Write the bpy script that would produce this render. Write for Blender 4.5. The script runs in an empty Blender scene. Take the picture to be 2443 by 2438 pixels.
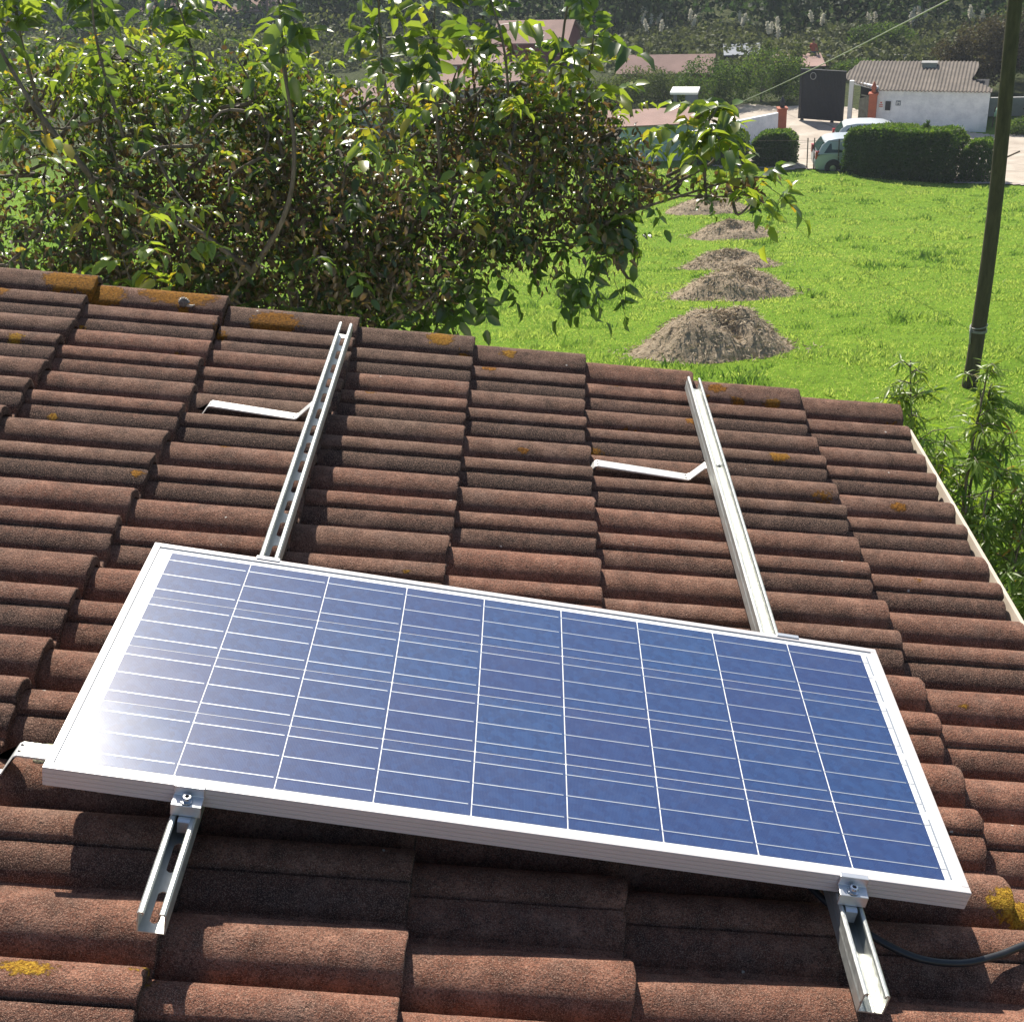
import bpy, math, random
import numpy as np
from mathutils import Vector, Matrix, noise as mnoise

# ------------------------------------------------------------------ camera, sky, sun, exposure
scene = bpy.context.scene
COL = scene.collection
TH = math.radians(12.5)                       # pitch of the tiled roof
RY = Matrix.Rotation(TH, 4, 'Y')
cam_d = bpy.data.cameras.new('camera')
cam = bpy.data.objects.new('camera', cam_d)
COL.objects.link(cam)
_R = Matrix(((0.998482372798381, 0.015390716635757265, -0.05287794485749886),
             (-0.03856746372221523, -0.48998606828917435, -0.8708766868073525),
             (-0.03931287261127667, 0.8715943888781946, -0.4886488711980159)))
_Rb = Matrix((_R[0], -_R[1], -_R[2]))          # rows: right, up, back
cam.matrix_world = Matrix.Translation((0.77965, -1.54860, 1.28560)) @ _Rb.transposed().to_4x4()
cam_d.sensor_width = 36.0
cam_d.sensor_fit = 'HORIZONTAL'
cam_d.lens = 36.0 * 3063.36 / 2443.0
cam_d.clip_start = 0.05
cam_d.clip_end = 3000
scene.camera = cam

SUN = Vector((-0.166, 0.679, 0.715)).normalized()
SUN_EL = math.asin(SUN.z)
world = bpy.data.worlds.new('World')
scene.world = world
world.use_nodes = True
wn = world.node_tree
wn.nodes.clear()
sky = wn.nodes.new('ShaderNodeTexSky')
sky.sky_type = 'NISHITA'
sky.sun_disc = False
sky.sun_elevation = SUN_EL
sky.sun_rotation = math.atan2(SUN.x, SUN.y)
bg = wn.nodes.new('ShaderNodeBackground')
bg.inputs['Strength'].default_value = 0.078
wo = wn.nodes.new('ShaderNodeOutputWorld')
wn.links.new(sky.outputs[0], bg.inputs[0])
wn.links.new(bg.outputs[0], wo.inputs[0])
sun_d = bpy.data.lights.new('sun', 'SUN')
sun_d.energy = 5.0
sun_d.angle = math.radians(0.5)
sun_d.color = (1.0, 0.93, 0.82)
sun_o = bpy.data.objects.new('sun', sun_d)
COL.objects.link(sun_o)
sun_o.rotation_euler = (-SUN).to_track_quat('-Z', 'Y').to_euler()
scene.view_settings.view_transform = 'Standard'
scene.view_settings.look = 'None'
scene.view_settings.exposure = 0.68
scene.view_settings.gamma = 1.0
scene.render.engine = 'CYCLES'
scene.cycles.max_bounces = 6
scene.cycles.transparent_max_bounces = 6

rng = np.random.default_rng(7)
random.seed(7)

# ------------------------------------------------------------------ small helpers
def tag(o, label=None, cat=None, group=None, kind=None):
    if label: o['label'] = label
    if cat: o['category'] = cat
    if group: o['group'] = group
    if kind: o['kind'] = kind
    return o

def empty(name, loc=(0, 0, 0), rot=(0, 0, 0), label=None, cat=None, group=None):
    o = bpy.data.objects.new(name, None)
    o.empty_display_size = 0.1
    COL.objects.link(o)
    o.location = loc
    o.rotation_euler = rot
    return tag(o, label, cat, group)

def roof_pt(x, y, z):                         # roof coordinates -> world
    return RY @ Vector((x, y, z))

def link(name, me, mats, parent=None, smooth=False):
    o = bpy.data.objects.new(name, me)
    COL.objects.link(o)
    if not isinstance(mats, (list, tuple)): mats = [mats]
    for m in mats: me.materials.append(m)
    if smooth:
        me.polygons.foreach_set('use_smooth', [True] * len(me.polygons))
    if parent: o.parent = parent
    return o

class MB:
    def __init__(s):
        s.v = []; s.f = []; s.m = []
    def add(s, vs, fs, mi=0):
        b = len(s.v); s.v += [tuple(v) for v in vs]
        s.f += [tuple(b + i for i in f) for f in fs]; s.m += [mi] * len(fs)
        return s
    def box(s, lo, hi, mi=0, M=None):
        x0, y0, z0 = lo; x1, y1, z1 = hi
        vs = [Vector(p) for p in ((x0,y0,z0),(x1,y0,z0),(x1,y1,z0),(x0,y1,z0),(x0,y0,z1),(x1,y0,z1),(x1,y1,z1),(x0,y1,z1))]
        if M is not None: vs = [M @ v for v in vs]
        return s.add(vs, [(0,3,2,1),(4,5,6,7),(0,1,5,4),(1,2,6,5),(2,3,7,6),(3,0,4,7)], mi)
    def prism(s, poly, axis, a, b, mi=0, M=None, cap=True):
        # poly: list of 2D points; axis 0/1/2 is the extrusion axis
        def P(p, t):
            return {0: (t, p[0], p[1]), 1: (p[0], t, p[1]), 2: (p[0], p[1], t)}[axis]
        n = len(poly)
        vs = [Vector(P(p, a)) for p in poly] + [Vector(P(p, b)) for p in poly]
        if M is not None: vs = [M @ v for v in vs]
        fs = [(i, (i+1) % n, n + (i+1) % n, n + i) for i in range(n)]
        if cap: fs += [tuple(range(n))[::-1], tuple(range(n, 2*n))]
        return s.add(vs, fs, mi)
    def tube(s, pts, radii, n=8, mi=0, cap=True):
        pts = [Vector(p) for p in pts]
        if not isinstance(radii, (list, tuple)): radii = [radii] * len(pts)
        vs = []; up = Vector((0.13, 0.31, 0.94))
        for i, p in enumerate(pts):
            d = (pts[min(i+1, len(pts)-1)] - pts[max(i-1, 0)])
            if d.length < 1e-9: d = Vector((0, 0, 1))
            d.normalize()
            a = d.cross(up)
            if a.length < 0.05: a = d.cross(Vector((1, 0, 0)))
            a.normalize(); b = d.cross(a)
            for k in range(n):
                t = 2 * math.pi * k / n
                vs.append(p + (a * math.cos(t) + b * math.sin(t)) * radii[i])
        fs = []
        for i in range(len(pts) - 1):
            for k in range(n):
                fs.append((i*n + k, i*n + (k+1) % n, (i+1)*n + (k+1) % n, (i+1)*n + k))
        if cap:
            fs.append(tuple(range(n))[::-1]); fs.append(tuple(range((len(pts)-1)*n, len(pts)*n)))
        return s.add(vs, fs, mi)
    def lathe(s, prof, c=(0, 0, 0), n=16, mi=0, M=None):
        vs = []
        for r, z in prof:
            for k in range(n):
                t = 2 * math.pi * k / n
                v = Vector((r * math.cos(t), r * math.sin(t), z))
                if M is not None: v = M @ v
                vs.append(v + Vector(c))
        fs = []
        for i in range(len(prof) - 1):
            for k in range(n):
                fs.append((i*n + k, i*n + (k+1) % n, (i+1)*n + (k+1) % n, (i+1)*n + k))
        fs.append(tuple(range(n))[::-1]); fs.append(tuple(range((len(prof)-1)*n, len(prof)*n)))
        return s.add(vs, fs, mi)
    def build(s, name, mats, parent=None, smooth=False):
        me = bpy.data.meshes.new(name)
        me.from_pydata(s.v, [], s.f)
        me.polygons.foreach_set('material_index', s.m)
        me.update()
        return link(name, me, mats, parent, smooth)

def np_mesh(name, V, F, mats, parent=None, attrs=None, smooth=False, mi=None):
    """V (n,3), F (m,k) same-size faces; attrs: dict name -> per-face float array."""
    V = np.asarray(V, np.float32); F = np.asarray(F, np.int32)
    me = bpy.data.meshes.new(name)
    me.vertices.add(len(V)); me.vertices.foreach_set('co', V.ravel())
    me.loops.add(F.size); me.loops.foreach_set('vertex_index', F.ravel())
    me.polygons.add(len(F))
    me.polygons.foreach_set('loop_start', np.arange(0, F.size, F.shape[1], dtype=np.int32))
    me.polygons.foreach_set('loop_total', np.full(len(F), F.shape[1], np.int32))
    if mi is not None: me.polygons.foreach_set('material_index', np.asarray(mi, np.int32))
    me.update(calc_edges=True)
    if attrs:
        for k, a in attrs.items():
            dom = 'FACE' if len(a) == len(F) else 'POINT'
            at = me.attributes.new(k, 'FLOAT', dom)
            at.data.foreach_set('value', np.asarray(a, np.float32))
    return link(name, me, mats, parent, smooth)

_tab = np.random.default_rng(3).random((64, 64, 64)).astype(np.float32)
def vnoise(P, scale=1.0):
    """trilinear value noise on (n,3) points, 0..1"""
    Q = np.asarray(P, float) * scale + 1000.0
    i = np.floor(Q).astype(int); f = Q - i; f = f * f * (3 - 2 * f)
    r = 0
    for dx in (0, 1):
        for dy in (0, 1):
            for dz in (0, 1):
                w = (f[:, 0] if dx else 1 - f[:, 0]) * (f[:, 1] if dy else 1 - f[:, 1]) * (f[:, 2] if dz else 1 - f[:, 2])
                r = r + w * _tab[(i[:, 0] + dx) % 64, (i[:, 1] + dy) % 64, (i[:, 2] + dz) % 64]
    return r
def fbm(P, scale=1.0, o=4):
    return sum(vnoise(P, scale * 2.03 ** k) * 0.5 ** k for k in range(o)) / (2 - 0.5 ** (o - 1))

# ------------------------------------------------------------------ material helpers
class N:
    def __init__(s, name):
        s.mat = bpy.data.materials.new(name); s.mat.use_nodes = True
        s.t = s.mat.node_tree; s.t.nodes.clear()
        s.out = s.t.nodes.new('ShaderNodeOutputMaterial')
    def n(s, kind, **kw):
        x = s.t.nodes.new('ShaderNode' + kind)
        for k, v in kw.items():
            if k in ('operation', 'blend_type', 'data_type', 'attribute_name', 'feature', 'noise_dimensions', 'wave_type', 'bands_direction', 'distance', 'interpolation_type', 'clamp', 'invert'):
                setattr(x, k, v)
            else:
                x.inputs[k.replace('_', ' ')].default_value = v
        return x
    def l(s, a, b):
        s.t.links.new(a, b)
    def coord(s, out='Object'):
        return s.n('TexCoord').outputs[out]
    def noise(s, vec, scale, detail=4, rough=0.55):
        x = s.n('TexNoise'); x.inputs['Scale'].default_value = scale
        x.inputs['Detail'].default_value = detail; x.inputs['Roughness'].default_value = rough
        s.l(vec, x.inputs['Vector']); return x.outputs['Fac']
    def ramp(s, fac, stops):
        r = s.t.nodes.new('ShaderNodeValToRGB'); e = r.color_ramp.elements
        while len(e) < len(stops): e.new(0.5)
        for q, (p, c) in zip(e, stops):
            q.position = p; q.color = (*c, 1) if len(c) == 3 else c
        s.l(fac, r.inputs[0]); return r.outputs[0]
    def rng(s, fac, a, b, c=0.0, d=1.0):
        r = s.t.nodes.new('ShaderNodeMapRange')
        for k, v in zip(('From Min', 'From Max', 'To Min', 'To Max'), (a, b, c, d)): r.inputs[k].default_value = v
        s.l(fac, r.inputs['Value']); return r.outputs[0]
    def mix(s, fac, a, b, mode='MIX'):
        m = s.t.nodes.new('ShaderNodeMix'); m.data_type = 'RGBA'; m.blend_type = mode
        for v, sock in ((fac, m.inputs[0]), (a, m.inputs[6]), (b, m.inputs[7])):
            if isinstance(v, (int, float)): sock.default_value = v
            elif isinstance(v, (tuple, list)): sock.default_value = (*v, 1) if len(v) == 3 else v
            else: s.l(v, sock)
        return m.outputs[2]
    def math(s, op, a, b=0.0):
        m = s.t.nodes.new('ShaderNodeMath'); m.operation = op
        for v, sock in ((a, m.inputs[0]), (b, m.inputs[1])):
            if isinstance(v, (int, float)): sock.default_value = v
            else: s.l(v, sock)
        return m.outputs[0]
    def attr(s, name):
        a = s.t.nodes.new('ShaderNodeAttribute'); a.attribute_name = name; return a.outputs['Fac']
    def bump(s, h, dist, strength=1.0, prev=None):
        b = s.t.nodes.new('ShaderNodeBump'); b.inputs['Distance'].default_value = dist
        b.inputs['Strength'].default_value = strength; s.l(h, b.inputs['Height'])
        if prev is not None: s.l(prev, b.inputs['Normal'])
        return b.outputs[0]
    def pbr(s, col, rough=0.7, metal=0.0, normal=None, coat=0.0, coat_rough=0.1, spec=None):
        p = s.t.nodes.new('ShaderNodeBsdfPrincipled')
        for v, k in ((col, 'Base Color'), (rough, 'Roughness'), (metal, 'Metallic')):
            if isinstance(v, tuple): p.inputs[k].default_value = (*v, 1) if len(v) == 3 else v
            elif isinstance(v, (int, float)): p.inputs[k].default_value = v
            else: s.l(v, p.inputs[k])
        if normal is not None: s.l(normal, p.inputs['Normal'])
        if coat:
            p.inputs['Coat Weight'].default_value = coat
            p.inputs['Coat Roughness'].default_value = coat_rough
        if spec is not None: p.inputs['Specular IOR Level'].default_value = spec
        s.p = p
        s.l(p.outputs[0], s.out.inputs['Surface']); return s.mat

def simple(name, col, rough=0.7, metal=0.0, var=0.25, scale=8.0, bump=0.0, bscale=60, coat=0.0, dirt=None):
    m = N(name); c = m.coord()
    f = m.noise(c, scale, 5)
    lo = tuple(x * (1 - var) for x in col); hi = tuple(min(1, x * (1 + var)) for x in col)
    cc = m.ramp(f, [(0.3, lo), (0.7, hi)])
    if dirt:
        cc = m.mix(m.rng(m.noise(c, scale * 0.4, 6, 0.7), 0.48, 0.66), cc, dirt)
    nrm = m.bump(m.noise(c, bscale, 3), bump) if bump else None
    return m.pbr(cc, rough, metal, nrm, coat)

def leaf_mat(name, stops, trans, rough=0.4, tmix=0.4, spec=None):
    """stops: ramp over the per-leaf 'tint'; trans: ramp for the light that passes through"""
    m = N(name); t = m.attr('tint')
    col = m.ramp(t, stops)
    p = m.t.nodes.new('ShaderNodeBsdfPrincipled')
    m.l(col, p.inputs['Base Color']); p.inputs['Roughness'].default_value = rough
    if spec: p.inputs['Specular IOR Level'].default_value = spec
    if rough > .48: p.inputs['Specular IOR Level'].default_value = 0.12
    tr = m.t.nodes.new('ShaderNodeBsdfTranslucent')
    m.l(m.ramp(t, trans), tr.inputs['Color'])
    mx = m.t.nodes.new('ShaderNodeMixShader'); mx.inputs[0].default_value = tmix
    m.l(p.outputs[0], mx.inputs[1]); m.l(tr.outputs[0], mx.inputs[2])
    m.l(mx.outputs[0], m.out.inputs['Surface'])
    return m.mat

# ------------------------------------------------------------------ materials
def tile_material():
    m = N('weathered_concrete_tile'); c = m.coord()
    big = m.noise(c, 3.1, 4); mid = m.noise(c, 22, 6, 0.65); fine = m.noise(c, 260, 3, 0.6); grit = m.noise(c, 620, 2, 0.5)
    red = m.ramp(mid, [(0.28, (0.070, 0.034, 0.024)), (0.5, (0.215, 0.088, 0.055)), (0.70, (0.39, 0.185, 0.12))])
    old = m.ramp(mid, [(0.28, (0.038, 0.026, 0.019)), (0.5, (0.10, 0.060, 0.042)), (0.75, (0.20, 0.135, 0.098))])
    age = m.attr('age')
    col = m.mix(m.rng(m.math('ADD', m.math('MULTIPLY', age, 0.8), m.math('MULTIPLY', big, 0.7)), 0.45, 1.0), red, old)
    # algae in the channels, plus shade painted on the near roll flanks and tile ends
    algae_shade = m.attr('algae_shade')
    col = m.mix(m.rng(m.math('ADD', algae_shade, m.math('MULTIPLY', m.noise(c, 45, 5, 0.7), 0.7)), 0.66, 1.02, 0, 0.88), col, (0.019, 0.014, 0.013))
    col = m.mix(m.rng(m.noise(c, 8, 5, 0.75), 0.52, 0.66, 0, 0.5), col, (0.27, 0.17, 0.13))
    sp = m.mix(m.rng(fine, 0.60, 0.75), (0, 0, 0), (1, 1, 1))
    col = m.mix(m.math('MULTIPLY', m.rng(fine, 0.47, 0.62), 0.7), col, (0.045, 0.028, 0.022))
    col = m.mix(m.math('MULTIPLY', m.rng(grit, 0.52, 0.64), 0.62), col, (0.50, 0.32, 0.235))
    # pale specks and droppings
    v = m.n('TexVoronoi'); v.inputs['Scale'].default_value = 9.0; m.l(c, v.inputs['Vector'])
    wn_ = m.math('ADD', v.outputs['Distance'], m.math('MULTIPLY', fine, 0.06))
    spk = m.rng(wn_, 0.052, 0.062, 1, 0)
    col = m.mix(spk, col, (0.6, 0.56, 0.5))
    # crustose lichen
    li = m.attr('lichen'); hue = m.attr('lichen_hue')
    lm = m.math('ADD', li, m.math('MULTIPLY', m.noise(c, 55, 6, 0.75), 0.9))
    lmask = m.rng(lm, 0.93, 1.0)
    lcol = m.mix(hue, m.ramp(m.noise(c, 160, 4), [(0.35, (0.12, 0.045, 0.006)), (0.65, (0.36, 0.15, 0.016))]),
                 m.ramp(m.noise(c, 190, 4), [(0.35, (0.24, 0.11, 0.01)), (0.65, (0.62, 0.38, 0.04))]))
    col = m.mix(lmask, col, lcol)
    h1 = m.bump(fine, 0.0040, 1.0)
    h2 = m.bump(mid, 0.006, 0.6, h1)
    h3 = m.bump(m.math('MULTIPLY', lmask, m.noise(c, 240, 3)), 0.006, 1.0, h2)
    h4 = m.bump(grit, 0.0016, 1.0, h3)
    chip = m.rng(m.noise(c, 30, 4, 0.8), 0.66, 0.72); h4 = m.bump(m.math('SUBTRACT', 1.0, chip), 0.0035, 1.0, h4)
    col = m.mix(m.math('MULTIPLY', chip, 0.5), col, (0.36, 0.22, 0.16))
    return m.pbr(col, 0.93, 0, h4, spec=0.25)
M_tile = tile_material()

def zinc_material(name, base, rough, metal=1.0):
    m = N(name); c = m.coord()
    mp = m.n('Mapping'); m.l(c, mp.inputs[0]); mp.inputs['Scale'].default_value = (30, 1.5, 30)
    f = m.noise(mp.outputs[0], 4, 5); sp = m.noise(c, 110, 2)
    col = m.mix(m.rng(f, 0.3, 0.7, 0, 1), tuple(x * 0.78 for x in base), base)
    r = m.rng(sp, 0.3, 0.7, rough * 0.8, rough * 1.25)
    return m.pbr(col, r, metal, m.bump(f, 0.0004))
M_zinc = zinc_material('galvanised_steel', (0.60, 0.62, 0.59), 0.45, 0.75)
M_steel = zinc_material('stainless_steel', (0.80, 0.79, 0.75), 0.42, 0.35)
M_bolt = simple('bolt_steel', (0.62, 0.64, 0.67), 0.22, 1.0, 0.1, 60)
M_hole = simple('drilled_hole_shade', (0.05, 0.05, 0.05), 0.9)
def alu_frame():
    m = N('anodised_aluminium'); c = m.coord()
    s_ = m.n('SeparateXYZ'); m.l(c, s_.inputs[0])
    w = m.math('FRACT', m.math('MULTIPLY', s_.outputs['Z'], 118.0))       # fine extrusion ribs
    rib = m.rng(w, 0.86, 0.93, 0, 1)
    col = m.mix(m.math('MULTIPLY', rib, 0.6), (0.66, 0.62, 0.605), (0.80, 0.77, 0.75))
    return m.pbr(col, 0.38, 0.12, m.bump(rib, 0.0008))
M_alu = alu_frame()
M_clamp = simple('clamp_aluminium', (0.70, 0.71, 0.72), 0.38, 0.8, 0.08, 40)

def glass_top(name, col, rough, metal, coat_rough=0.178, spec=None):
    m = N(name); c = m.coord()
    if callable(col): col = col(m, c)
    if not isinstance(col, tuple): col = m.mix(m.rng(m.noise(m.coord('Generated') if False else c, 5, 6, 0.75), 0.45, 0.8, 0.01, 0.09), col, (0.42, 0.42, 0.42))
    p = m.pbr(col, rough, metal, spec=spec)
    m.p.inputs['Coat Weight'].default_value = 1.0
    m.p.inputs['Coat IOR'].default_value = 1.5
    gb = m.coord('Object')
    m.l(m.rng(m.noise(gb, 9, 5), 0.35, 0.7, coat_rough * 0.95, coat_rough * 1.06), m.p.inputs['Coat Roughness'])
    m.l(m.bump(m.noise(gb, 900, 2), 0.00005), m.p.inputs['Coat Normal'])
    return p
def cell_col(m, c):
    info = m.n('ObjectInfo')
    v = m.n('TexVoronoi'); v.inputs['Scale'].default_value = 85; m.l(c, v.inputs['Vector'])
    sc = m.n('SeparateColor'); m.l(v.outputs['Color'], sc.inputs[0])
    a = m.mix(m.rng(sc.outputs[0], 0, 1, 0.0, 1.0), (0.009, 0.038, 0.130), (0.017, 0.062, 0.185))
    b = m.mix(m.rng(info.outputs['Random'], 0, 1, 0, 0.5), a, (0.022, 0.032, 0.125))
    s_ = m.n('SeparateXYZ'); m.l(c, s_.inputs[0])
    w = m.math('FRACT', m.math('MULTIPLY', s_.outputs['X'], 420.0))
    return m.mix(m.rng(w, 0.9, 0.95, 0, 0.25), b, (0.32, 0.34, 0.42))
M_cell = glass_top('silicon_cell_under_glass', cell_col, 0.45, 0.0, spec=0.08)
M_back = glass_top('white_backsheet_under_glass', (0.83, 0.84, 0.84), 0.6, 0.0)
M_busbar = glass_top('tinned_ribbon_under_glass', (0.50, 0.54, 0.58), 0.45, 0.35)
M_ribbon = glass_top('grey_ribbon_under_glass', (0.42, 0.44, 0.46), 0.4, 0.5)
M_black = simple('black_cable_sheath', (0.02, 0.021, 0.024), 0.42, 0, 0.2, 50)
M_cream = simple('cream_painted_metal', (0.72, 0.62, 0.50), 0.55, 0, 0.1, 12)
M_creamd = simple('beige_gutter_inside', (0.48, 0.37, 0.29), 0.7, 0, 0.15, 12)
M_plaster = simple('house_plaster', (0.62, 0.58, 0.52), 0.9, 0, 0.08, 3, 0.003, 60)
M_wood = simple('dark_timber', (0.10, 0.07, 0.045), 0.85, 0, 0.3, 20)

def ground_mat():
    m = N('meadow_ground'); c = m.coord()
    a = m.noise(c, 0.35, 5); b = m.noise(c, 3.5, 6, 0.7)
    g = m.ramp(b, [(0.3, (0.12, 0.22, 0.018)), (0.55, (0.20, 0.34, 0.028)), (0.75, (0.29, 0.42, 0.05))])
    g = m.mix(m.rng(a, 0.4, 0.65, 0, 0.6), g, (0.14, 0.27, 0.02))
    s_ = m.n('SeparateXYZ'); m.l(c, s_.inputs[0])
    far = m.rng(s_.outputs['Y'], 62, 70)
    rough_ = m.ramp(b, [(0.3, (0.035, 0.05, 0.018)), (0.6, (0.085, 0.10, 0.04)), (0.8, (0.13, 0.13, 0.07))])
    g = m.mix(far, g, rough_)
    return m.pbr(g, 0.95, 0, m.bump(m.noise(c, 14, 5, 0.7), 0.12), spec=0.1)
M_ground = ground_mat()
def paving_mat():
    m = N('old_concrete_paving'); c = m.coord()
    f = m.noise(c, 0.9, 6, 0.65); v = m.n('TexVoronoi'); v.feature = 'DISTANCE_TO_EDGE'; v.inputs['Scale'].default_value = 0.28
    ww = m.mix(0.12, c, m.n('TexNoise').outputs['Color']); m.l(ww, v.inputs['Vector'])
    col = m.ramp(f, [(0.3, (0.33, 0.275, 0.22)), (0.55, (0.46, 0.40, 0.33)), (0.75, (0.56, 0.50, 0.43))])
    col = m.mix(m.rng(v.outputs['Distance'], 0.0, 0.012, 0.8, 0), col, (0.14, 0.12, 0.10))
    return m.pbr(col, 0.9, 0, m.bump(f, 0.02))
M_paving = paving_mat()
def whitewash():
    m = N('stained_whitewash'); c = m.coord()
    f = m.noise(c, 1.6, 6, 0.7); mp = m.n('Mapping'); mp.inputs['Scale'].default_value = (1.2, 1.2, 5.0); m.l(c, mp.inputs[0])
    g = m.noise(mp.outputs[0], 1.3, 6, 0.75)
    col = m.mix(m.rng(f, 0.42, 0.72), (0.86, 0.87, 0.89), (0.60, 0.62, 0.66))
    col = m.mix(m.rng(g, 0.60, 0.78, 0, 0.7), col, (0.25, 0.26, 0.27))
    return m.pbr(col, 0.9, 0, m.bump(m.noise(c, 12, 5), 0.02))
M_white = whitewash()
M_bluewhite = simple('pale_blue_whitewash', (0.42, 0.53, 0.60), 0.9, 0, 0.15, 1.6, 0.02, 12, dirt=(0.25, 0.32, 0.36))
M_fibre = simple('fibre_cement_sheet', (0.145, 0.12, 0.098), 0.9, 0, 0.25, 1.5, 0.01, 30, dirt=(0.12, 0.10, 0.085))
M_pinkroof = simple('faded_terracotta_sheet', (0.29, 0.18, 0.15), 0.85, 0, 0.15, 1.0, 0.02, 12)
M_brickred = simple('brick_red_paint', (0.40, 0.11, 0.055), 0.75, 0, 0.18, 3)
M_redwall = simple('dull_red_wall', (0.25, 0.075, 0.07), 0.85, 0, 0.12, 2)
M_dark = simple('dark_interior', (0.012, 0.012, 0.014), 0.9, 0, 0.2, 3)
M_gate = simple('black_ribbed_sheet', (0.018, 0.020, 0.026), 0.6, 0.0, 0.25, 8)
M_greyg = simple('grey_green_slats', (0.27, 0.26, 0.19), 0.8, 0, 0.25, 6)
M_grey = simple('plain_grey_render', (0.30, 0.30, 0.29), 0.9, 0, 0.15, 2)
M_greyblue = simple('blue_grey_sheet', (0.13, 0.155, 0.19), 0.6, 0, 0.1, 2)
M_whitep = simple('white_sheet', (0.8, 0.8, 0.78), 0.6, 0, 0.04, 2)
M_red = simple('red_print', (0.55, 0.10, 0.08), 0.6, 0, 0.1, 5)
M_green = simple('pale_green_plastic', (0.45, 0.75, 0.55), 0.5, 0, 0.1, 5)
M_blue = simple('blue_plastic', (0.04, 0.10, 0.26), 0.45, 0, 0.15, 5)
M_skin = simple('skin', (0.45, 0.26, 0.19), 0.6, 0, 0.05, 5)
M_jeans = simple('denim', (0.05, 0.09, 0.20), 0.9, 0, 0.15, 9)
M_shirt = simple('rust_red_cloth', (0.42, 0.12, 0.07), 0.9, 0, 0.1, 9)
M_hair = simple('dark_hair', (0.05, 0.035, 0.03), 0.7, 0, 0.2, 30)
M_carsilver = simple('silver_blue_car_paint', (0.36, 0.41, 0.43), 0.4, 0.0, 0.03, 2, coat=0.35)
M_carwhite = simple('pale_car_paint', (0.48, 0.51, 0.52), 0.4, 0.0, 0.03, 2, coat=0.35)
M_carglass = simple('car_glass', (0.02, 0.045, 0.05), 0.06, 0, 0.1, 2)
M_tyre = simple('tyre_rubber', (0.02, 0.02, 0.02), 0.85)
M_rim = simple('wheel_rim', (0.45, 0.46, 0.47), 0.35, 0.8)
M_light = simple('red_lamp_glass', (0.42, 0.03, 0.02), 0.2)
M_stone = simple('grey_stone', (0.22, 0.21, 0.19), 0.9, 0, 0.3, 40, 0.004, 120)

def bark_mat(name, a, b, sc=8):
    m = N(name); c = m.coord(); mp = m.n('Mapping'); mp.inputs['Scale'].default_value = (3, 3, 0.6); m.l(c, mp.inputs[0])
    f = m.noise(mp.outputs[0], sc, 6, 0.7)
    col = m.ramp(f, [(0.3, a), (0.7, b)])
    return m.pbr(col, 0.9, 0, m.bump(f, 0.02))
M_bark = bark_mat('walnut_bark', (0.06, 0.048, 0.038), (0.24, 0.20, 0.165))
M_polewood = bark_mat('creosoted_pole_wood', (0.040, 0.033, 0.019), (0.105, 0.085, 0.046), 5)

G_, Y_, B_ = (0.035, 0.075, 0.014), (0.30, 0.26, 0.03), (0.10, 0.055, 0.03)
M_walnut = leaf_mat('walnut_leaf', [(0.0, (0.026, 0.044, 0.016)), (0.38, (0.050, 0.082, 0.022)), (0.62, (0.12, 0.18, 0.03)), (0.72, (0.30, 0.24, 0.03)), (0.78, (0.19, 0.135, 0.075)), (1.0, (0.13, 0.09, 0.058))],
                    [(0.0, (0.08, 0.14, 0.02)), (0.38, (0.19, 0.32, 0.03)), (0.62, (0.54, 0.68, 0.05)), (0.72, (0.75, 0.52, 0.03)), (0.78, (0.22, 0.13, 0.04)), (1.0, (0.12, 0.07, 0.03))], 0.33, 0.38, 1.0)
M_nut = simple('green_walnut_husk', (0.16, 0.23, 0.06), 0.45, 0, 0.15, 30)
M_peach = leaf_mat('narrow_peach_leaf', [(0.0, (0.03, 0.07, 0.014)), (0.6, (0.07, 0.14, 0.022)), (0.93, (0.15, 0.21, 0.04)), (1.0, (0.35, 0.2, 0.04))],
                   [(0.0, (0.14, 0.28, 0.02)), (0.6, (0.28, 0.48, 0.03)), (0.93, (0.45, 0.6, 0.05)), (1.0, (0.7, 0.35, 0.04))], 0.38, 0.4)
M_hedge = leaf_mat('privet_leaf', [(0.0, (0.018, 0.04, 0.010)), (0.7, (0.05, 0.095, 0.016)), (1.0, (0.12, 0.17, 0.03))],
                   [(0.0, (0.05, 0.12, 0.01)), (0.7, (0.13, 0.28, 0.02)), (1.0, (0.3, 0.45, 0.04))], 0.5, 0.35)
M_bush = leaf_mat('dull_bush_leaf', [(0.0, (0.035, 0.05, 0.018)), (0.6, (0.075, 0.10, 0.03)), (1.0, (0.16, 0.16, 0.06))],
                  [(0.0, (0.06, 0.10, 0.02)), (0.6, (0.14, 0.20, 0.03)), (1.0, (0.28, 0.30, 0.07))], 0.55, 0.35)
M_bushbright = leaf_mat('fresh_bush_leaf', [(0.0, (0.030, 0.052, 0.014)), (0.6, (0.065, 0.105, 0.022)), (1.0, (0.19, 0.24, 0.04))],
                  [(0.0, (0.05, 0.10, 0.02)), (0.6, (0.13, 0.23, 0.03)), (1.0, (0.42, 0.55, 0.06))], 0.5, 0.4)
M_brown = leaf_mat('russet_leaf', [(0.0, (0.03, 0.028, 0.016)), (0.5, (0.075, 0.06, 0.035)), (1.0, (0.15, 0.13, 0.06))],
                   [(0.0, (0.05, 0.04, 0.02)), (0.5, (0.11, 0.09, 0.03)), (1.0, (0.22, 0.20, 0.06))], 0.5, 0.3)
M_wood_far = leaf_mat('far_wood_leaf', [(0.0, (0.010, 0.024, 0.011)), (0.5, (0.020, 0.044, 0.017)), (1.0, (0.05, 0.085, 0.030))],
                      [(0.0, (0.03, 0.07, 0.02)), (0.5, (0.06, 0.12, 0.03)), (1.0, (0.13, 0.19, 0.05))], 0.6, 0.3)
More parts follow.
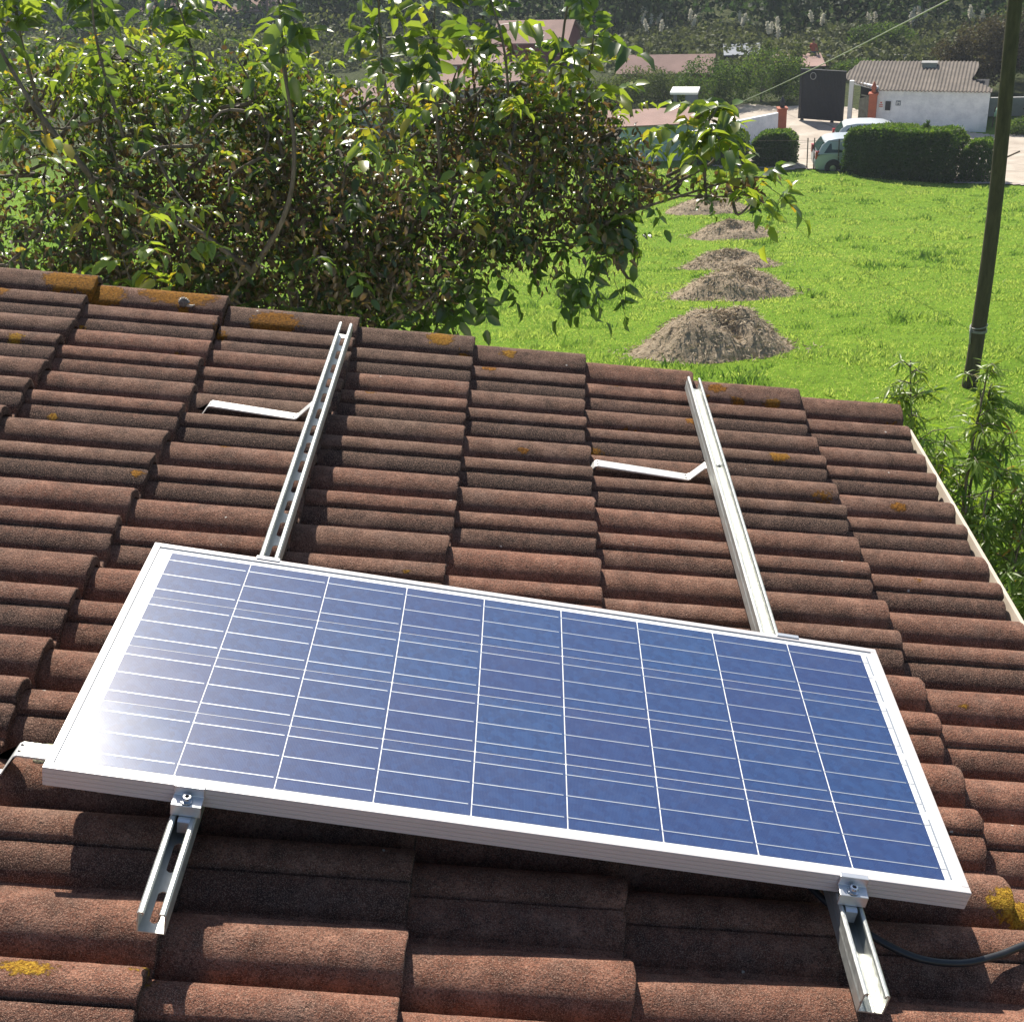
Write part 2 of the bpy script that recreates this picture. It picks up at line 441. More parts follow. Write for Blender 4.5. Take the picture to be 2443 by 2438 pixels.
M_scrub = leaf_mat('scrub_leaf', [(0.0, (0.065, 0.078, 0.036)), (0.5, (0.11, 0.125, 0.055)), (1.0, (0.17, 0.18, 0.08))],
                   [(0.0, (0.07, 0.09, 0.03)), (0.5, (0.14, 0.17, 0.05)), (1.0, (0.25, 0.28, 0.09))], 0.6, 0.3)
M_plume = leaf_mat('pampas_plume', [(0.0, (0.8, 0.76, 0.62)), (1.0, (0.9, 0.87, 0.75))], [(0.0, (0.5, 0.47, 0.38)), (1.0, (0.7, 0.68, 0.58))], 0.8, 0.4)
M_grass = leaf_mat('meadow_grass_blade', [(0.0, (0.06, 0.13, 0.014)), (0.5, (0.17, 0.28, 0.045)), (0.85, (0.31, 0.41, 0.09)), (1.0, (0.42, 0.46, 0.18))],
                   [(0.0, (0.12, 0.26, 0.03)), (0.5, (0.36, 0.53, 0.07)), (0.85, (0.56, 0.68, 0.13)), (1.0, (0.6, 0.7, 0.15))], 0.45, 0.45)
M_hay = leaf_mat('dried_mown_grass', [(0.0, (0.25, 0.19, 0.13)), (0.5, (0.42, 0.34, 0.24)), (1.0, (0.58, 0.49, 0.36))],
                 [(0.0, (0.1, 0.07, 0.04)), (1.0, (0.3, 0.24, 0.15))], 0.8, 0.15)
def hay_body():
    m = N('packed_mown_grass'); c = m.coord(); f = m.noise(c, 9, 6, 0.75)
    col = m.ramp(f, [(0.3, (0.21, 0.16, 0.11)), (0.5, (0.36, 0.285, 0.20)), (0.72, (0.48, 0.395, 0.29))])
    return m.pbr(col, 0.95, 0, m.bump(f, 0.06), spec=0.1)
M_haybody = hay_body()

# ------------------------------------------------------------------ terrain
GYk = [-80,5,10.5,17,20,27.5,35.5,43,49.5,56,61,80,105,125,150,200,300,700]
GZk = [-5.9,-6.0,-6.2,-6.9,-7.6,-9.3,-11.2,-12.6,-13.6,-14.4,-14.75,-14.85,-14.9,-14.0,-4,12,30,36]
def G(y):
    y = np.asarray(y, float)
    return sum(np.interp(y + o, GYk, GZk) for o in (-2.5, -1.5, -.5, .5, 1.5, 2.5)) / 6.0
def ground_sheet(name, xs, ys, mat, lift=0.0, inside=None, amp=0.0):
    X, Y = np.meshgrid(xs, ys)
    Z = G(Y) + lift
    if amp: Z = Z + amp * (fbm(np.stack([X.ravel(), Y.ravel(), 0 * X.ravel()], 1), 0.22, 3).reshape(X.shape) - 0.5)
    V = np.stack([X.ravel(), Y.ravel(), Z.ravel()], 1)
    nx, ny = len(xs), len(ys)
    i, j = np.meshgrid(np.arange(nx - 1), np.arange(ny - 1))
    a = (j * nx + i).ravel()
    F = np.stack([a, a + 1, a + nx + 1, a + nx], 1)
    if inside is not None:
        cx = V[F].mean(1); F = F[inside(cx[:, 0], cx[:, 1])]
    return np_mesh(name, V, F, mat, smooth=True)
xs = np.concatenate([np.linspace(-500, -40, 24)[:-1], np.linspace(-40, 50, 121), np.linspace(50, 500, 24)[1:]])
ys = np.concatenate([np.linspace(-80, 8, 20)[:-1], np.linspace(8, 80, 109), np.linspace(80, 200, 61)[1:], np.linspace(200, 700, 30)[1:]])
tag(ground_sheet('ground', xs, ys, M_ground), kind='structure')
def edge_y(x):                                # where the meadow stops
    return np.interp(x, [-40, -8, 2.4, 6, 10.8, 14, 16.5, 18.7, 26, 50], [66, 64.3, 61.1, 59.2, 57.6, 56.2, 52.6, 50.4, 49.2, 48])
tag(ground_sheet('paved_yard', np.linspace(8.2, 60, 208), np.linspace(48, 74, 120), M_paving, 0.05,
    lambda x, y: (y > edge_y(x) + 0.2 + 0.25 * np.sin(x * 2.1)) & (y < np.interp(x, [8, 17, 22.6, 60], [73.5, 71, 62.6, 61.5]) + 0.3 * np.sin(x * 1.7)) & (y > 62 - (x - 8.2) * 8)), kind='structure')

# ------------------------------------------------------------------ leaf machinery
# one leaflet: 8 verts, 6 faces, folded along its midrib and bent down at the tip
def leaf_template(w=0.42, fold=0.25, bend=0.35):
    pts = []
    for t, ww in ((0, 0), (0.28, 0.92), (0.70, 0.88), (1.0, 0)):
        z = -bend * t * t
        if ww == 0: pts.append((t, 0, z))
        else:
            pts += [(t, -w * ww / 2, z + fold * w * ww / 2), (t, 0, z), (t, w * ww / 2, z + fold * w * ww / 2)]
    V = np.array(pts)
    F = [(0, 1, 2), (0, 2, 3), (1, 4, 5), (1, 5, 2), (2, 5, 6), (2, 6, 3), (4, 7, 5), (5, 7, 6)]
    return V, np.array(F)
def rhomb_template(w=0.55, fold=0.2):
    return np.array([(0, 0, 0), (0.5, -w/2, fold*w), (1, 0, 0), (0.5, w/2, fold*w)], float), np.array([(0, 1, 2), (0, 2, 3)])
def frames(d, up):
    d = d / np.linalg.norm(d, axis=1, keepdims=True)
    s = np.cross(up, d); n = np.linalg.norm(s, axis=1, keepdims=True)
    s = np.where(n > 1e-4, s / np.maximum(n, 1e-4), np.array([1.0, 0, 0])); u = np.cross(d, s)
    return d, s, u
def place_leaves(T, P, D, U, size):
    V, F = T
    d, s, u = frames(D, U)
    W = (P[:, None, :] + size[:, None, None] * (V[None, :, 0, None] * d[:, None] + V[None, :, 1, None] * s[:, None] + V[None, :, 2, None] * u[:, None]))
    n = len(P)
    FF = (F[None] + (np.arange(n) * len(V))[:, None, None]).reshape(-1, F.shape[1])
    return W.reshape(-1, 3), FF, np.arange(n).repeat(len(F))
def rand_dirs(n, zbias=0.0, r=rng):
    d = r.normal(size=(n, 3)); d[:, 2] += zbias
    return d / np.linalg.norm(d, axis=1, keepdims=True)
def crown_points(ells, n, r=rng, shell=0.55, clump=0.0):
    """points in a union of ellipsoids [(c, radii, weight)], denser near the skin, optionally clumped"""
    w = np.array([e[2] for e in ells], float); w /= w.sum()
    k = r.choice(len(ells), n, p=w)
    c = np.array([e[0] for e in ells], float)[k]; rad = np.array([e[1] for e in ells], float)[k]
    d = rand_dirs(n, 0, r); q = shell + (1 - shell) * r.random(n)
    q = np.where(r.random(n) < 0.35, r.random(n) ** 0.5, q)
    P = c + d * rad * q[:, None]
    if clump:
        keep = fbm(P, 1.0 / clump, 2) > 0.36 + 0.18 * r.random(n)
        P = P[keep]
    return P
def foliage(name, P, mat, size, parent=None, tint=None, T=None, droop=0.0, r=rng, zb=0.3, attrs=None):
    n = len(P)
    D = rand_dirs(n, -droop, r); U = rand_dirs(n, zb * 3, r)
    sz = size * (0.6 + 0.8 * r.random(n))
    V, F, idx = place_leaves(T or rhomb_template(), P, D, U, sz)
    t = (r.random(n) if tint is None else tint)[idx]
    return np_mesh(name, V, F, mat, parent, {'tint': t})

def plant(name, loc, ells, n, mat, size, label, cat, group=None, trunk=True, clump=0.5, th=None, bark=M_bark, seed=1, tint_scale=0.8):
    """tree or bush: loc = base in the world, ells relative to it"""
    r = np.random.default_rng(seed)
    e = empty(name, loc, label=label, cat=cat, group=group)
    P = crown_points(ells, n, r, clump=clump)
    t = np.clip(0.55 * fbm(P + np.array(loc), tint_scale, 3) + 0.55 * r.random(len(P)) - 0.05, 0, 1)
    foliage('crown' if trunk else 'foliage', P, mat, size, e, t, r=r)
    mb = MB()
    top = max(ells, key=lambda q: q[2])[0]
    th = th or 0.1
    mb.tube([(0, 0, -0.3), (0.05 * top[0], 0.05 * top[1], top[2] * 0.35), (top[0] * 0.5, top[1] * 0.5, top[2] * 0.75), (top[0], top[1], top[2])], [th, th * 0.8, th * 0.55, th * 0.3], 7)
    for (c, rad, w) in ells:
        mb.tube([(top[0] * 0.2, top[1] * 0.2, top[2] * 0.4), ((c[0] + top[0] * .2) / 2, (c[1] + top[1] * .2) / 2, (c[2] + top[2] * .5) / 2), tuple(c)], [th * 0.55, th * 0.4, th * 0.15], 6)
    mb.build('trunk' if trunk else 'stem', bark, e, True)
    return e

# ------------------------------------------------------------------ the house with its tiled roof (roof coordinates: x down the slope, y away, z off the roof)
house = empty('house', (0, 0, -6.0), label='house with a brown tiled roof and a cream edge strip along its eave', cat='house')
LICHEN = [  # x, y, rx, ry, strength, hue (0 orange-brown, 1 yellow)
    (-.711, 2.215, .075, .045, 1.3, .15), (-.60, 2.205, .085, .05, 1.3, .15), (-.367, 2.235, .13, .055, 1.3, .12), (-.063, 2.195, .09, .045, 1.2, .05),
    (.454, 2.225, .06, .045, 1.1, .35), (1.035, 2.14, .10, .035, .8, 0), (1.39, 2.13, .10, .03, .65, 0), (1.904, 2.165, .06, .03, .75, .2),
    (-.042, 1.679, .16, .035, .75, .3), (1.058, 1.862, .11, .035, .8, 0), (1.563, 1.585, .07, .035, .8, .1), (1.625, .095, .085, .032, 1.15, 1),
    (.024, -.289, .06, .022, 1.0, .85), (.182, -.278, .05, .022, .75, .85), (.02, 1.46, .13, .03, .6, .3), (.12, 1.55, .05, .04, .8, .2), (.72, 1.98, .04, .02, .5, .3),
    (-.25, .62, .03, .02, .6, .4), (.3, .9, .03, .02, .5, .5), (-.44, 1.0, .03, .02, .5, .4), (.77, 1.70, .03, .02, .5, .4), (-.3, 2.23, .1, .05, .6, 0)]
_lr = np.random.default_rng(17)
for _k in range(46):                           # small scattered rosettes, mostly on the upper rows
    _x = -1.0 + 3.0 * _lr.random() ** 1.3; _y = 2.22 - 2.4 * _lr.random() ** 2.2; _q = .010 + .022 * _lr.random()
    LICHEN.append((_x, _y, _q * 1.5, _q, .75 + .5 * _lr.random(), _lr.random() ** 2 * .8))
def build_tiles():
    S = [-.059, -.056, -.05, -.04, -.028, -.014, 0, .014, .028, .04, .05, .056, .0595, .068, .0735, .077, .084, .093, .105, .118, .131, .142, .149, .1520, .1535,
         .1575, .1595, .166, .175, .185, .196, .204, .2095, .2130, .226, .241]
    def prof(s):
        if s < .0585: return .054 * max(0, 1 - (abs(s) / .0590) ** 2.1) ** .56
        if s < .0740: return 0.0
        if s <= .1522:
            q = (s - .122) / (.0480 if s < .122 else .046)
            return .054 * max(0, 1 - abs(q) ** 2.5) ** .60
        if s < .158: return .022
        if s < .2125: return .0345 * max(0, 1 - (max(0, s - .157) / .0560) ** 2.1) ** .66 - .002 * (s < .1585)
        return 0.0
    H = np.array([prof(s) for s in S]); Sv = np.array(S)
    ends = [1.948, 1.612, 1.262, .909, .557, .19, -.183, -.58, -.95, -1.32, -1.69]
    r = np.random.default_rng(11)
    V = []; F = []; AGE = []; ALGAE_SHADE = []; LI = []; HU = []; base = 0
    for ci, xe in enumerate(ends):
        L = (xe - ends[ci + 1] if ci + 1 < len(ends) else .36) + .035
        for k in range(-1, 15):
            yc = 1.925 - .30 * k
            cap = (k == -1)                     # verge row: a larger outer roll
            Sx, Hx = Sv, H
            jx, jz, ja = r.normal(0, .0035), r.normal(0, .0013), r.normal(0, .004)
            if ci >= 6 and yc > 1.7: jx -= .09 * (yc - 1.7) ** 2 + .012
            ex = xe + jx
            n = 22
            xs_ = np.concatenate([ex - L + (L - .006) * np.linspace(0, 1, n), [ex - .002, ex, ex, ex - .03]])
            m = len(xs_)
            X = np.repeat(xs_[:, None], len(Sx), 1)
            yy = yc - Sx
            if cap: yy = yc - Sx + .014 * (Sx < .03)
            Yg = np.repeat(yy[None], m, 0) + ja * (X - ex)
            t = np.clip((X - (ex - L)) / L, 0, 1)
            zv = -.196 + .033 * t + jz + (.020 * np.interp(np.repeat(Sx[None], m, 0), [0, .08, .13], [1, .6, 0]) if cap else 0)
            Z = zv + Hx[None]
            Z[n] -= .0012; Z[n + 1] -= .0035; Z[n + 2] -= .024; Z[n + 3] -= .026
            if not cap:
                Z[:, 0] -= .004; Z[:, -1] += .0015
            else:
                Z[:, 0] -= .06; Z[:, -1] += .0015
            P = np.stack([X.ravel(), Yg.ravel(), Z.ravel()], 1)
            nz = fbm(P, 38, 3) - .5
            P[:, 2] += .0022 * nz
            edge = np.repeat((np.abs(xs_ - ex) < .01)[:, None], len(Sx), 1).ravel()
            P[:, 0] += edge * .007 * (vnoise(P, 55) - .5)
            V.append(P)
            i, j = np.meshgrid(np.arange(m - 1), np.arange(len(Sx) - 1), indexing='ij')
            a = (i * len(Sx) + j).ravel() + base
            F.append(np.stack([a, a + 1, a + len(Sx) + 1, a + len(Sx)], 1))
            base += len(P)
            ag = np.clip(.28 + .22 * (yc - .4) + r.normal(0, .13) - .06 * (xe - .5), 0, 1)
            AGE.append(np.full(len(P), ag))
            algae_shade_row = np.interp(Sx, [-.06, -.02, .015, .045, .07, .09, .125, .150, .155, .162, .18, .2, .215, .23], [.25, .0, .08, .5, .35, .08, .02, .15, 1.0, .45, .62, .72, .5, .3])  # across a tile: algae, with painted shade on the near side of each roll
            dd_ = np.repeat(algae_shade_row[None], m, 0); dd_[n + 1:] = 2.2; dd_[:3] = .3  # end faces painted dark as shade under the course step
            ALGAE_SHADE.append(dd_.ravel() * (.55 + .5 * np.clip(ag * 1.6, 0, 1)))
            li = np.zeros(len(P)); hu = np.zeros(len(P))
            for (lx, ly, rx, ry, st, h) in LICHEN:
                g = st * np.exp(-(((P[:, 0] - lx) / rx) ** 2 + ((P[:, 1] - ly) / ry) ** 2) * .7)
                hu = np.where(g > li, h, hu); li = np.maximum(li, g)
            LI.append(li * .62); HU.append(hu)
    V = np.concatenate(V); F = np.concatenate(F)
    o = np_mesh('roof', V, F, M_tile, house, {'age': np.concatenate(AGE), 'algae_shade': np.concatenate(ALGAE_SHADE), 'lichen': np.concatenate(LI) * 1.12, 'lichen_hue': np.concatenate(HU)}, smooth=True)
    o['label'] = 'brown interlocking concrete tiles with rounded rolls and orange lichen'
    o.location = (0, 0, 6.0); o.rotation_euler = (0, TH, 0)
    md = o.modifiers.new('edges', 'EDGE_SPLIT'); md.split_angle = math.radians(58)
    return o
build_tiles()
def house_body():
    loc = Vector((0, 0, 6.0))
    def RP(x, y, z): return RY @ Vector((x, y, z)) + loc
    # deck under the tiles, back slope
    mb = MB()
    mb.box((-1.75, -2.6, -.262), (1.90, 2.262, -.214))
    d = mb.build('roof_deck', M_wood, house); d.location = loc; d.rotation_euler = (0, TH, 0)
    rid = RP(-1.72, 0, -.16)
    mb = MB()
    for k in range(14):                         # ridge caps
        y0 = 2.25 - .35 * k
        mb.prism([(math.cos(a) * .12, math.sin(a) * .1) for a in np.linspace(0, math.pi, 9)], 1, y0 - .37, y0, 0, Matrix.Translation((rid.x, 0, rid.z + (.01 if k % 2 else 0))))
    mb.build('ridge_cap', M_stone, house, True)
    mb = MB()
    mb.box((0, -2.6, -.04), (3.6, 2.26, 0), 0, Matrix.Translation((rid.x, 0, rid.z)) @ Matrix.Rotation(math.radians(180 - 12.5), 4, 'Y') @ Matrix.Scale(-1, 4, (0, 0, 1)))
    mb.build('back_slope', M_stone, house)
    e = RP(1.90, 0, -.24)
    mb = MB()                                   # walls
    back = rid.x - 3.3
    mb.prism([(back + .3, 0), (e.x - .35, 0), (e.x - .35, e.z - .05), (rid.x, rid.z - .25), (back + .3, e.z - .2)], 1, -2.5, 2.12)
    mb.build('wall', M_plaster, house)
    # cream edge strip at the eave: upright lip with a short inner shelf
    mb = MB()
    mb.prism([(1.940, -.235), (1.982, -.235), (1.985, -.142), (1.972, -.140), (1.970, -.222), (1.940, -.222)], 1, -2.6, 2.19)
    g = mb.build('edge_strip', M_cream, house); g.location = loc; g.rotation_euler = (0, TH, 0)
    mb = MB(); mb.box((1.905, -2.6, -.221), (1.9695, 2.185, -.2185))
    g = mb.build('eave_tray', M_creamd, house); g.location = loc; g.rotation_euler = (0, TH, 0)
house_body()

# ------------------------------------------------------------------ solar panel
P_ = .1575; CH = .630; RT = (0, TH, 0)
panel = empty('solar_panel', roof_pt(0, 0, 0), RT, 'blue solar panel in a white aluminium frame on the tiled roof', 'solar panel')
def build_panel():
    x0, x1, y0, y1 = -.040, 1.4535, -.024, .655
    lip = .013
    mb = MB()
    top, bot = .0015, -.035
    prof = lambda w: None
    for (a, b) in (((x0, y0), (x1, y0 + lip)), ((x0, y1 - lip), (x1, y1))):
        mb.box((a[0], a[1], top - .002), (b[0], b[1], top))
    for (a, b) in (((x0, y0 + lip), (x0 + lip, y1 - lip)), ((x1 - lip, y0 + lip), (x1, y1 - lip))):
        mb.box((a[0], a[1], top - .002), (b[0], b[1], top))
    t = .002; zt = top - .002
    mb.box((x0, y0, bot), (x1, y0 + t, zt)); mb.box((x0, y1 - t, bot), (x1, y1, zt))
    mb.box((x0, y0 + t, bot), (x0 + t, y1 - t, zt)); mb.box((x1 - t, y0 + t, bot), (x1, y1 - t, zt))
    for (a, b) in (((x0 + t, y0 + t), (x1 - t, y0 + .03)), ((x0 + t, y1 - .03), (x1 - t, y1 - t))):
        mb.box((a[0], a[1], bot), (b[0], b[1], bot + .002))
    f = mb.build('frame', M_alu, panel)
    bv = f.modifiers.new('bevel', 'BEVEL'); bv.width = .0005; bv.segments = 1; bv.limit_method = 'ANGLE'
    mb = MB(); mb.box((x0 + lip * .5, y0 + lip * .5, -.006), (x1 - lip * .5, y1 - lip * .5, -.0012))
    mb.build('backsheet', M_back, panel)
    cw, g = .1557, .0015
    me = None
    for i in range(9):
        for j in range(4):
            if me is None:
                mb = MB(); c = .0015
                poly = [(c, 0), (cw - c, 0), (cw, c), (cw, cw - c), (cw - c, cw), (c, cw), (0, cw - c), (0, c)]
                mb.prism(poly, 2, -.0011, -.0008)
                o = mb.build('solar_cell', M_cell, panel); me = o.data
            else:
                o = bpy.data.objects.new('solar_cell', me); COL.objects.link(o); o.parent = panel
            o.location = (i * P_ + .00075, .0006 + j * .1574, 0)
    # three tinned ribbons per cell row
    for j in range(4):
        for b in (.026, .078, .130):
            y = .0006 + j * .1574 + b
            mb = MB()
            for i in range(9):
                mb.box((i * P_ - .0012, y - .00072, -.00075), (i * P_ + cw - .004, y + .00072, -.0005))
            mb.build('busbar', M_busbar, panel)
    mb = MB()
    for (a, b) in ((.004, .146), (.166, .304), (.322, .456), (.476, .545), (.56, .626)):
        mb.box((9 * P_ + .0085, a, -.0011), (9 * P_ + .0125, b, -.0007))
    for j in range(4):
        for b in (.026, .078, .130):
            y = .0006 + j * .1574 + b
            mb.box((9 * P_ - .004, y - .0009, -.0011), (9 * P_ + .0085, y + .0009, -.0008))
    mb.build('end_ribbon', M_ribbon, panel)
    mb = MB(); mb.box((.30, .42, -.030), (.42, .52, -.0065)); mb.build('junction_box', M_black, panel)
build_panel()

# ------------------------------------------------------------------ mounting rails (open channels running away from the camera)
def build_rail(xa, ya, xb, yb, slotted, label):
    L = math.hypot(xb - xa, yb - ya); ang = -math.atan2(xb - xa, yb - ya)
    e = empty('mounting_rail', roof_pt(xa, ya, -.0355), (0, 0, 0), label, 'mounting rail', 'rails the solar panel is bolted to')
    e.rotation_euler = (RY @ Matrix.Rotation(ang, 4, 'Z')).to_euler()
    W, H, t, lipd, lipw = .0205, .041, .0022, .007, (.0095 if slotted else .0075)
    mb = MB()
    # C section: walls, rolled lips; swept along y
    def side(s):
        pts = [(s*W, -H), (s*W, -.003), (s*(W-.003), 0), (s*(W-lipw+.002), 0), (s*(W-lipw), -.002), (s*(W-lipw), -lipd),
               (s*(W-lipw+t), -lipd), (s*(W-lipw+t), -t-.001), (s*(W-t-.002), -t-.0005), (s*(W-t), -.005), (s*(W-t), -H)]
        return pts if s < 0 else pts[::-1]
    for s in (-1, 1): mb.prism(side(s), 1, 0, L)
    if slotted:
        sw = .0072
        mb.box((-W+t, 0, -H), (-sw, L, -H + t)); mb.box((sw, 0, -H), (W-t, L, -H + t))
        y = 0.004; first = True
        step, hole = .10, .062
        edges = []
        yy = -.022
        while yy < L:
            a, b = max(0, yy), min(L, yy + step - hole)
            if b > a:
                pts = [(-sw, a), (sw, a), (sw, b), (-sw, b)]
                c_ = .005
                pl = []
                if a > 0: pl += [(-sw, a - c_), (-sw + .004, a - .001), (0, a), (sw - .004, a - .001), (sw, a - c_)]
                else: pl += [(-sw, a), (sw, a)]
                if b < L: pl += [(sw, b + c_), (sw - .004, b + .001), (0, b), (-sw + .004, b + .001), (-sw, b + c_)]
                else: pl += [(sw, b), (-sw, b)]
                mb.prism(pl, 2, -H, -H + t)
            yy += step
    else:
        mb.box((-W+t, 0, -H), (W-t, L, -H + t))
        for x in (-.006, .006): mb.prism([(x-.0022, -H+t+.0001), (x+.0022, -H+t+.0001), (x, -H+t+.0016)], 1, 0, L)
    for s in (-1, 1):                             # small rib on each outer wall
        mb.prism([(s*(W+.0002), -.024), (s*(W+.0002), -.017), (s*(W+.0014), -.0205)][::s], 1, .0005, L - .0005)
    mb.build('channel', M_zinc, e)
    return e
railL = build_rail(.187, -.247, .168, 2.058, True, 'galvanised slotted channel under the left end of the solar panel')
railR = build_rail(1.259, -.224, 1.2335, 2.073, False, 'galvanised plain channel under the right end of the solar panel')

# roof hooks: a flat bar that leaves the tiles, runs level and steps up under the rail
def build_hook(x0, x1, x2, x3, y, label, w=.036, z=-.127, dy=0.0):
    e = empty('roof_hook', roof_pt(x0, y, z), RT, label, 'roof hook', 'steel hooks that hold the rails')
    t = .005; zt = -.0775 - z - t
    path = [(-.05, -.050), (-.016, -.046), (.006, -.004), (.012, 0), (x1 - x0, 0), (x1 - x0 + .006, .003), (x2 - x0 - .006, zt - .002), (x2 - x0, zt), (x3 - x0, zt)]
    up = [(p[0], p[1] + t) for p in path]
    mb = MB(); mb.prism([(p[0], p[1]) for p in path] + [(p[0], p[1]) for p in up[::-1]], 1, -w / 2, w / 2)
    # the prism above is built in x/z because axis 1 takes (x, z)
    b = mb.build('flat_bar', M_steel, e)
    bv = b.modifiers.new('bevel', 'BEVEL'); bv.width = .0012; bv.segments = 2; bv.limit_method = 'ANGLE'
    for (hx, hz) in ((.013, 0), (x1 - x0 - .004, 0), (x2 - x0 + .004, zt), (x2 - x0 + .024, zt)):
        for s in ((-1, 1) if hx != x2 - x0 + .024 else (0,)):
            mb = MB(); mb.lathe([(.0028, 0), (.0028, .0004)], (hx, s * .008, hz + t + .0001), 12)
            mb.build('drilled_hole', M_hole, e)
    mb = MB(); mb.lathe([(.011, 0), (.011, .002), (.0065, .0021), (.0065, .008), (.0055, .0085)], (x3 - x0 - .008, 0, zt + t), 6)
    mb.build('bolt', M_bolt, e, False)
    return e
build_hook(-.132, .104, .148, .192, 1.562, 'bright flat steel hook stepping up to the slotted rail, on the tiles above the panel')
build_hook(.915, 1.178, 1.222, 1.262, 1.566, 'bright flat steel hook stepping up to the plain rail, on the tiles above the panel')
build_hook(-.135, .110, .150, .20, .115, 'flat steel hook sticking out from under the left edge of the solar panel', z=-.098)

# end clamps with their bolts
def build_clamp(x, near, label):
    e = empty('end_clamp', roof_pt(x, -.024 if near else .655, 0), (0, 0, 0), label, 'panel clamp', 'clamps on the panel frame')
    M = RY.copy()
    if not near: M = M @ Matrix.Rotation(math.pi, 4, 'Z')
    e.rotation_euler = M.to_euler()
    w = .0235
    # local: -y points out from the frame; profile in (y, z)
    prof = [(.006, .0018), (.006, .0042), (-.0042, .0042), (-.0045, -.012), (-.026, -.0145), (-.027, -.0345), (-.0235, -.0345), (-.0225, -.0175), (-.0012, -.0155), (-.0008, .0018)]
    mb = MB(); mb.prism(prof, 0, -w, w)
    b = mb.build('bracket', M_clamp, e)
    bv = b.modifiers.new('bevel', 'BEVEL'); bv.width = .0008; bv.segments = 2; bv.limit_method = 'ANGLE'
    if near:
        c = (-.001, -.0150, -.0130)
        mb = MB(); mb.lathe([(.0098, 0), (.0098, .0016), (.0066, .0017), (.0066, .0082), (.0060, .009), (.0036, .009), (.0034, .0055), (.0001, .0054)], c, 20)
        mb.build('bolt', M_bolt, e)
        mb = MB(); mb.prism([(math.cos(a) * .0033, math.sin(a) * .0033) for a in np.arange(6) * math.pi / 3], 2, 0, .0004, 0, Matrix.Translation((c[0], c[1], c[2] + .0056)))
        mb.build('socket', M_hole, e)
        mb = MB()
        mb.prism([(-.019, -.060), (.019, -.060), (.019, -.038), (.014, -.0355), (-.014, -.0355), (-.019, -.038)], 0, -.0095, .0095, 0, Matrix.Translation((0, -.018, 0)))
        mb.build('channel_nut', M_clamp, e)
    return e
build_clamp(.188, True, 'aluminium end clamp with a socket bolt, on the lower frame edge over the slotted rail')
build_clamp(1.256, True, 'aluminium end clamp with a socket bolt, on the lower frame edge over the plain rail')
build_clamp(.187, False, 'aluminium clamp lip on the upper frame edge where the slotted rail passes under')
build_clamp(1.265, False, 'aluminium clamp lip on the upper frame edge where the plain rail passes under')

# black cable
def bez(pts, n=10):
    out = []
    P = [Vector(p) for p in pts]
    P = [2 * P[0] - P[1]] + P + [2 * P[-1] - P[-2]]
    for i in range(1, len(P) - 2):
        for k in range(n):
            t = k / n
            out.append(.5 * ((2 * P[i]) + (P[i+1] - P[i-1]) * t + (2 * P[i-1] - 5 * P[i] + 4 * P[i+1] - P[i+2]) * t * t + (3 * P[i] - P[i-1] - 3 * P[i+1] + P[i+2]) * t ** 3))
    out.append(P[-2]); return out
mb = MB()
mb.tube([RY @ p for p in bez([(.40, .44, -.045), (.9, .36, -.10), (1.15, .17, -.102), (1.235, .03, -.097), (1.30, -.035, -.100), (1.38, -.066, -.112), (1.46, -.062, -.118), (1.53, -.04, -.113), (1.60, -.008, -.105), (1.72, .04, -.105), (1.86, .07, -.10), (1.98, .08, -.12), (2.06, .08, -.3)])], .0062, 10)
tag(mb.build('cable', M_black, None, True), 'black cable lying across the tiles from under the lower right of the panel', 'cable')

# snail, moss, mortar lump
e = empty('snail', roof_pt(-.342, 2.185, -.118), RT, 'grey spiral shelled snail on the orange lichen of the top tile row', 'snail')
mb = MB()
for k in range(40):
    a = k / 39
    r_ = .0095 * (1 - a) ** .8 + .0015; th = a * math.pi * 5.2; R_ = .0085 * (1 - a)
    if k: 
        mb.tube([prev[0], (R_ * math.cos(th), -.001 - .009 * a, .012 + R_ * math.sin(th))], [prev[1], r_], 10)
    prev = ((R_ * math.cos(th), -.001 - .009 * a, .012 + R_ * math.sin(th)), r_)
mb.build('shell', simple('snail_shell', (0.16, 0.15, 0.13), 0.4, 0, 0.6, 220), e, True)
mb = MB(); mb.tube(bez([(-.012, 0, .001), (0, 0, .004), (.014, 0, .003), (.026, .001, .004), (.033, .003, .009)], 5), [.001 + .0035 * math.sin(math.pi * min(1, (i + 2) / 22)) for i in range(21)], 8)
mb.build('body', simple('snail_body', (0.42, 0.38, 0.31), 0.5, 0, 0.2, 120), e, True)
M_moss = leaf_mat('moss', [(0, (.03, .028, .012)), (.6, (.08, .07, .022)), (1, (.16, .12, .04))], [(0, (.05, .05, .02)), (1, (.15, .14, .04))], .8, .2)
for (mx, my, mr, lab) in ((-.033, .02, .017, 'brown green moss cushion in a tile channel, largest of the three by the panel'),
                          (-.074, .012, .008, 'tiny moss cushion in a tile channel, leftmost of the three by the panel'),
                          (.022, .004, .011, 'small moss cushion at the edge of the panel shadow, rightmost of the three')):
    mb = MB()
    n_, q_ = 14, 7
    e = empty('moss_cushion', roof_pt(mx, my, -.157), RT, lab, 'moss', 'moss cushions on the tiles')
    Pm = rand_dirs(900) * np.array([mr, mr * .8, mr * .75]); Pm[:, 2] = np.abs(Pm[:, 2])
    foliage('leaflets', Pm, M_moss, .0045, e)
    mb.lathe([(mr * .95, 0), (mr * .85, mr * .35), (mr * .5, mr * .6), (.0005, mr * .68)], (0, 0, 0), 14)
    mb.build('core', M_stone, e, True)
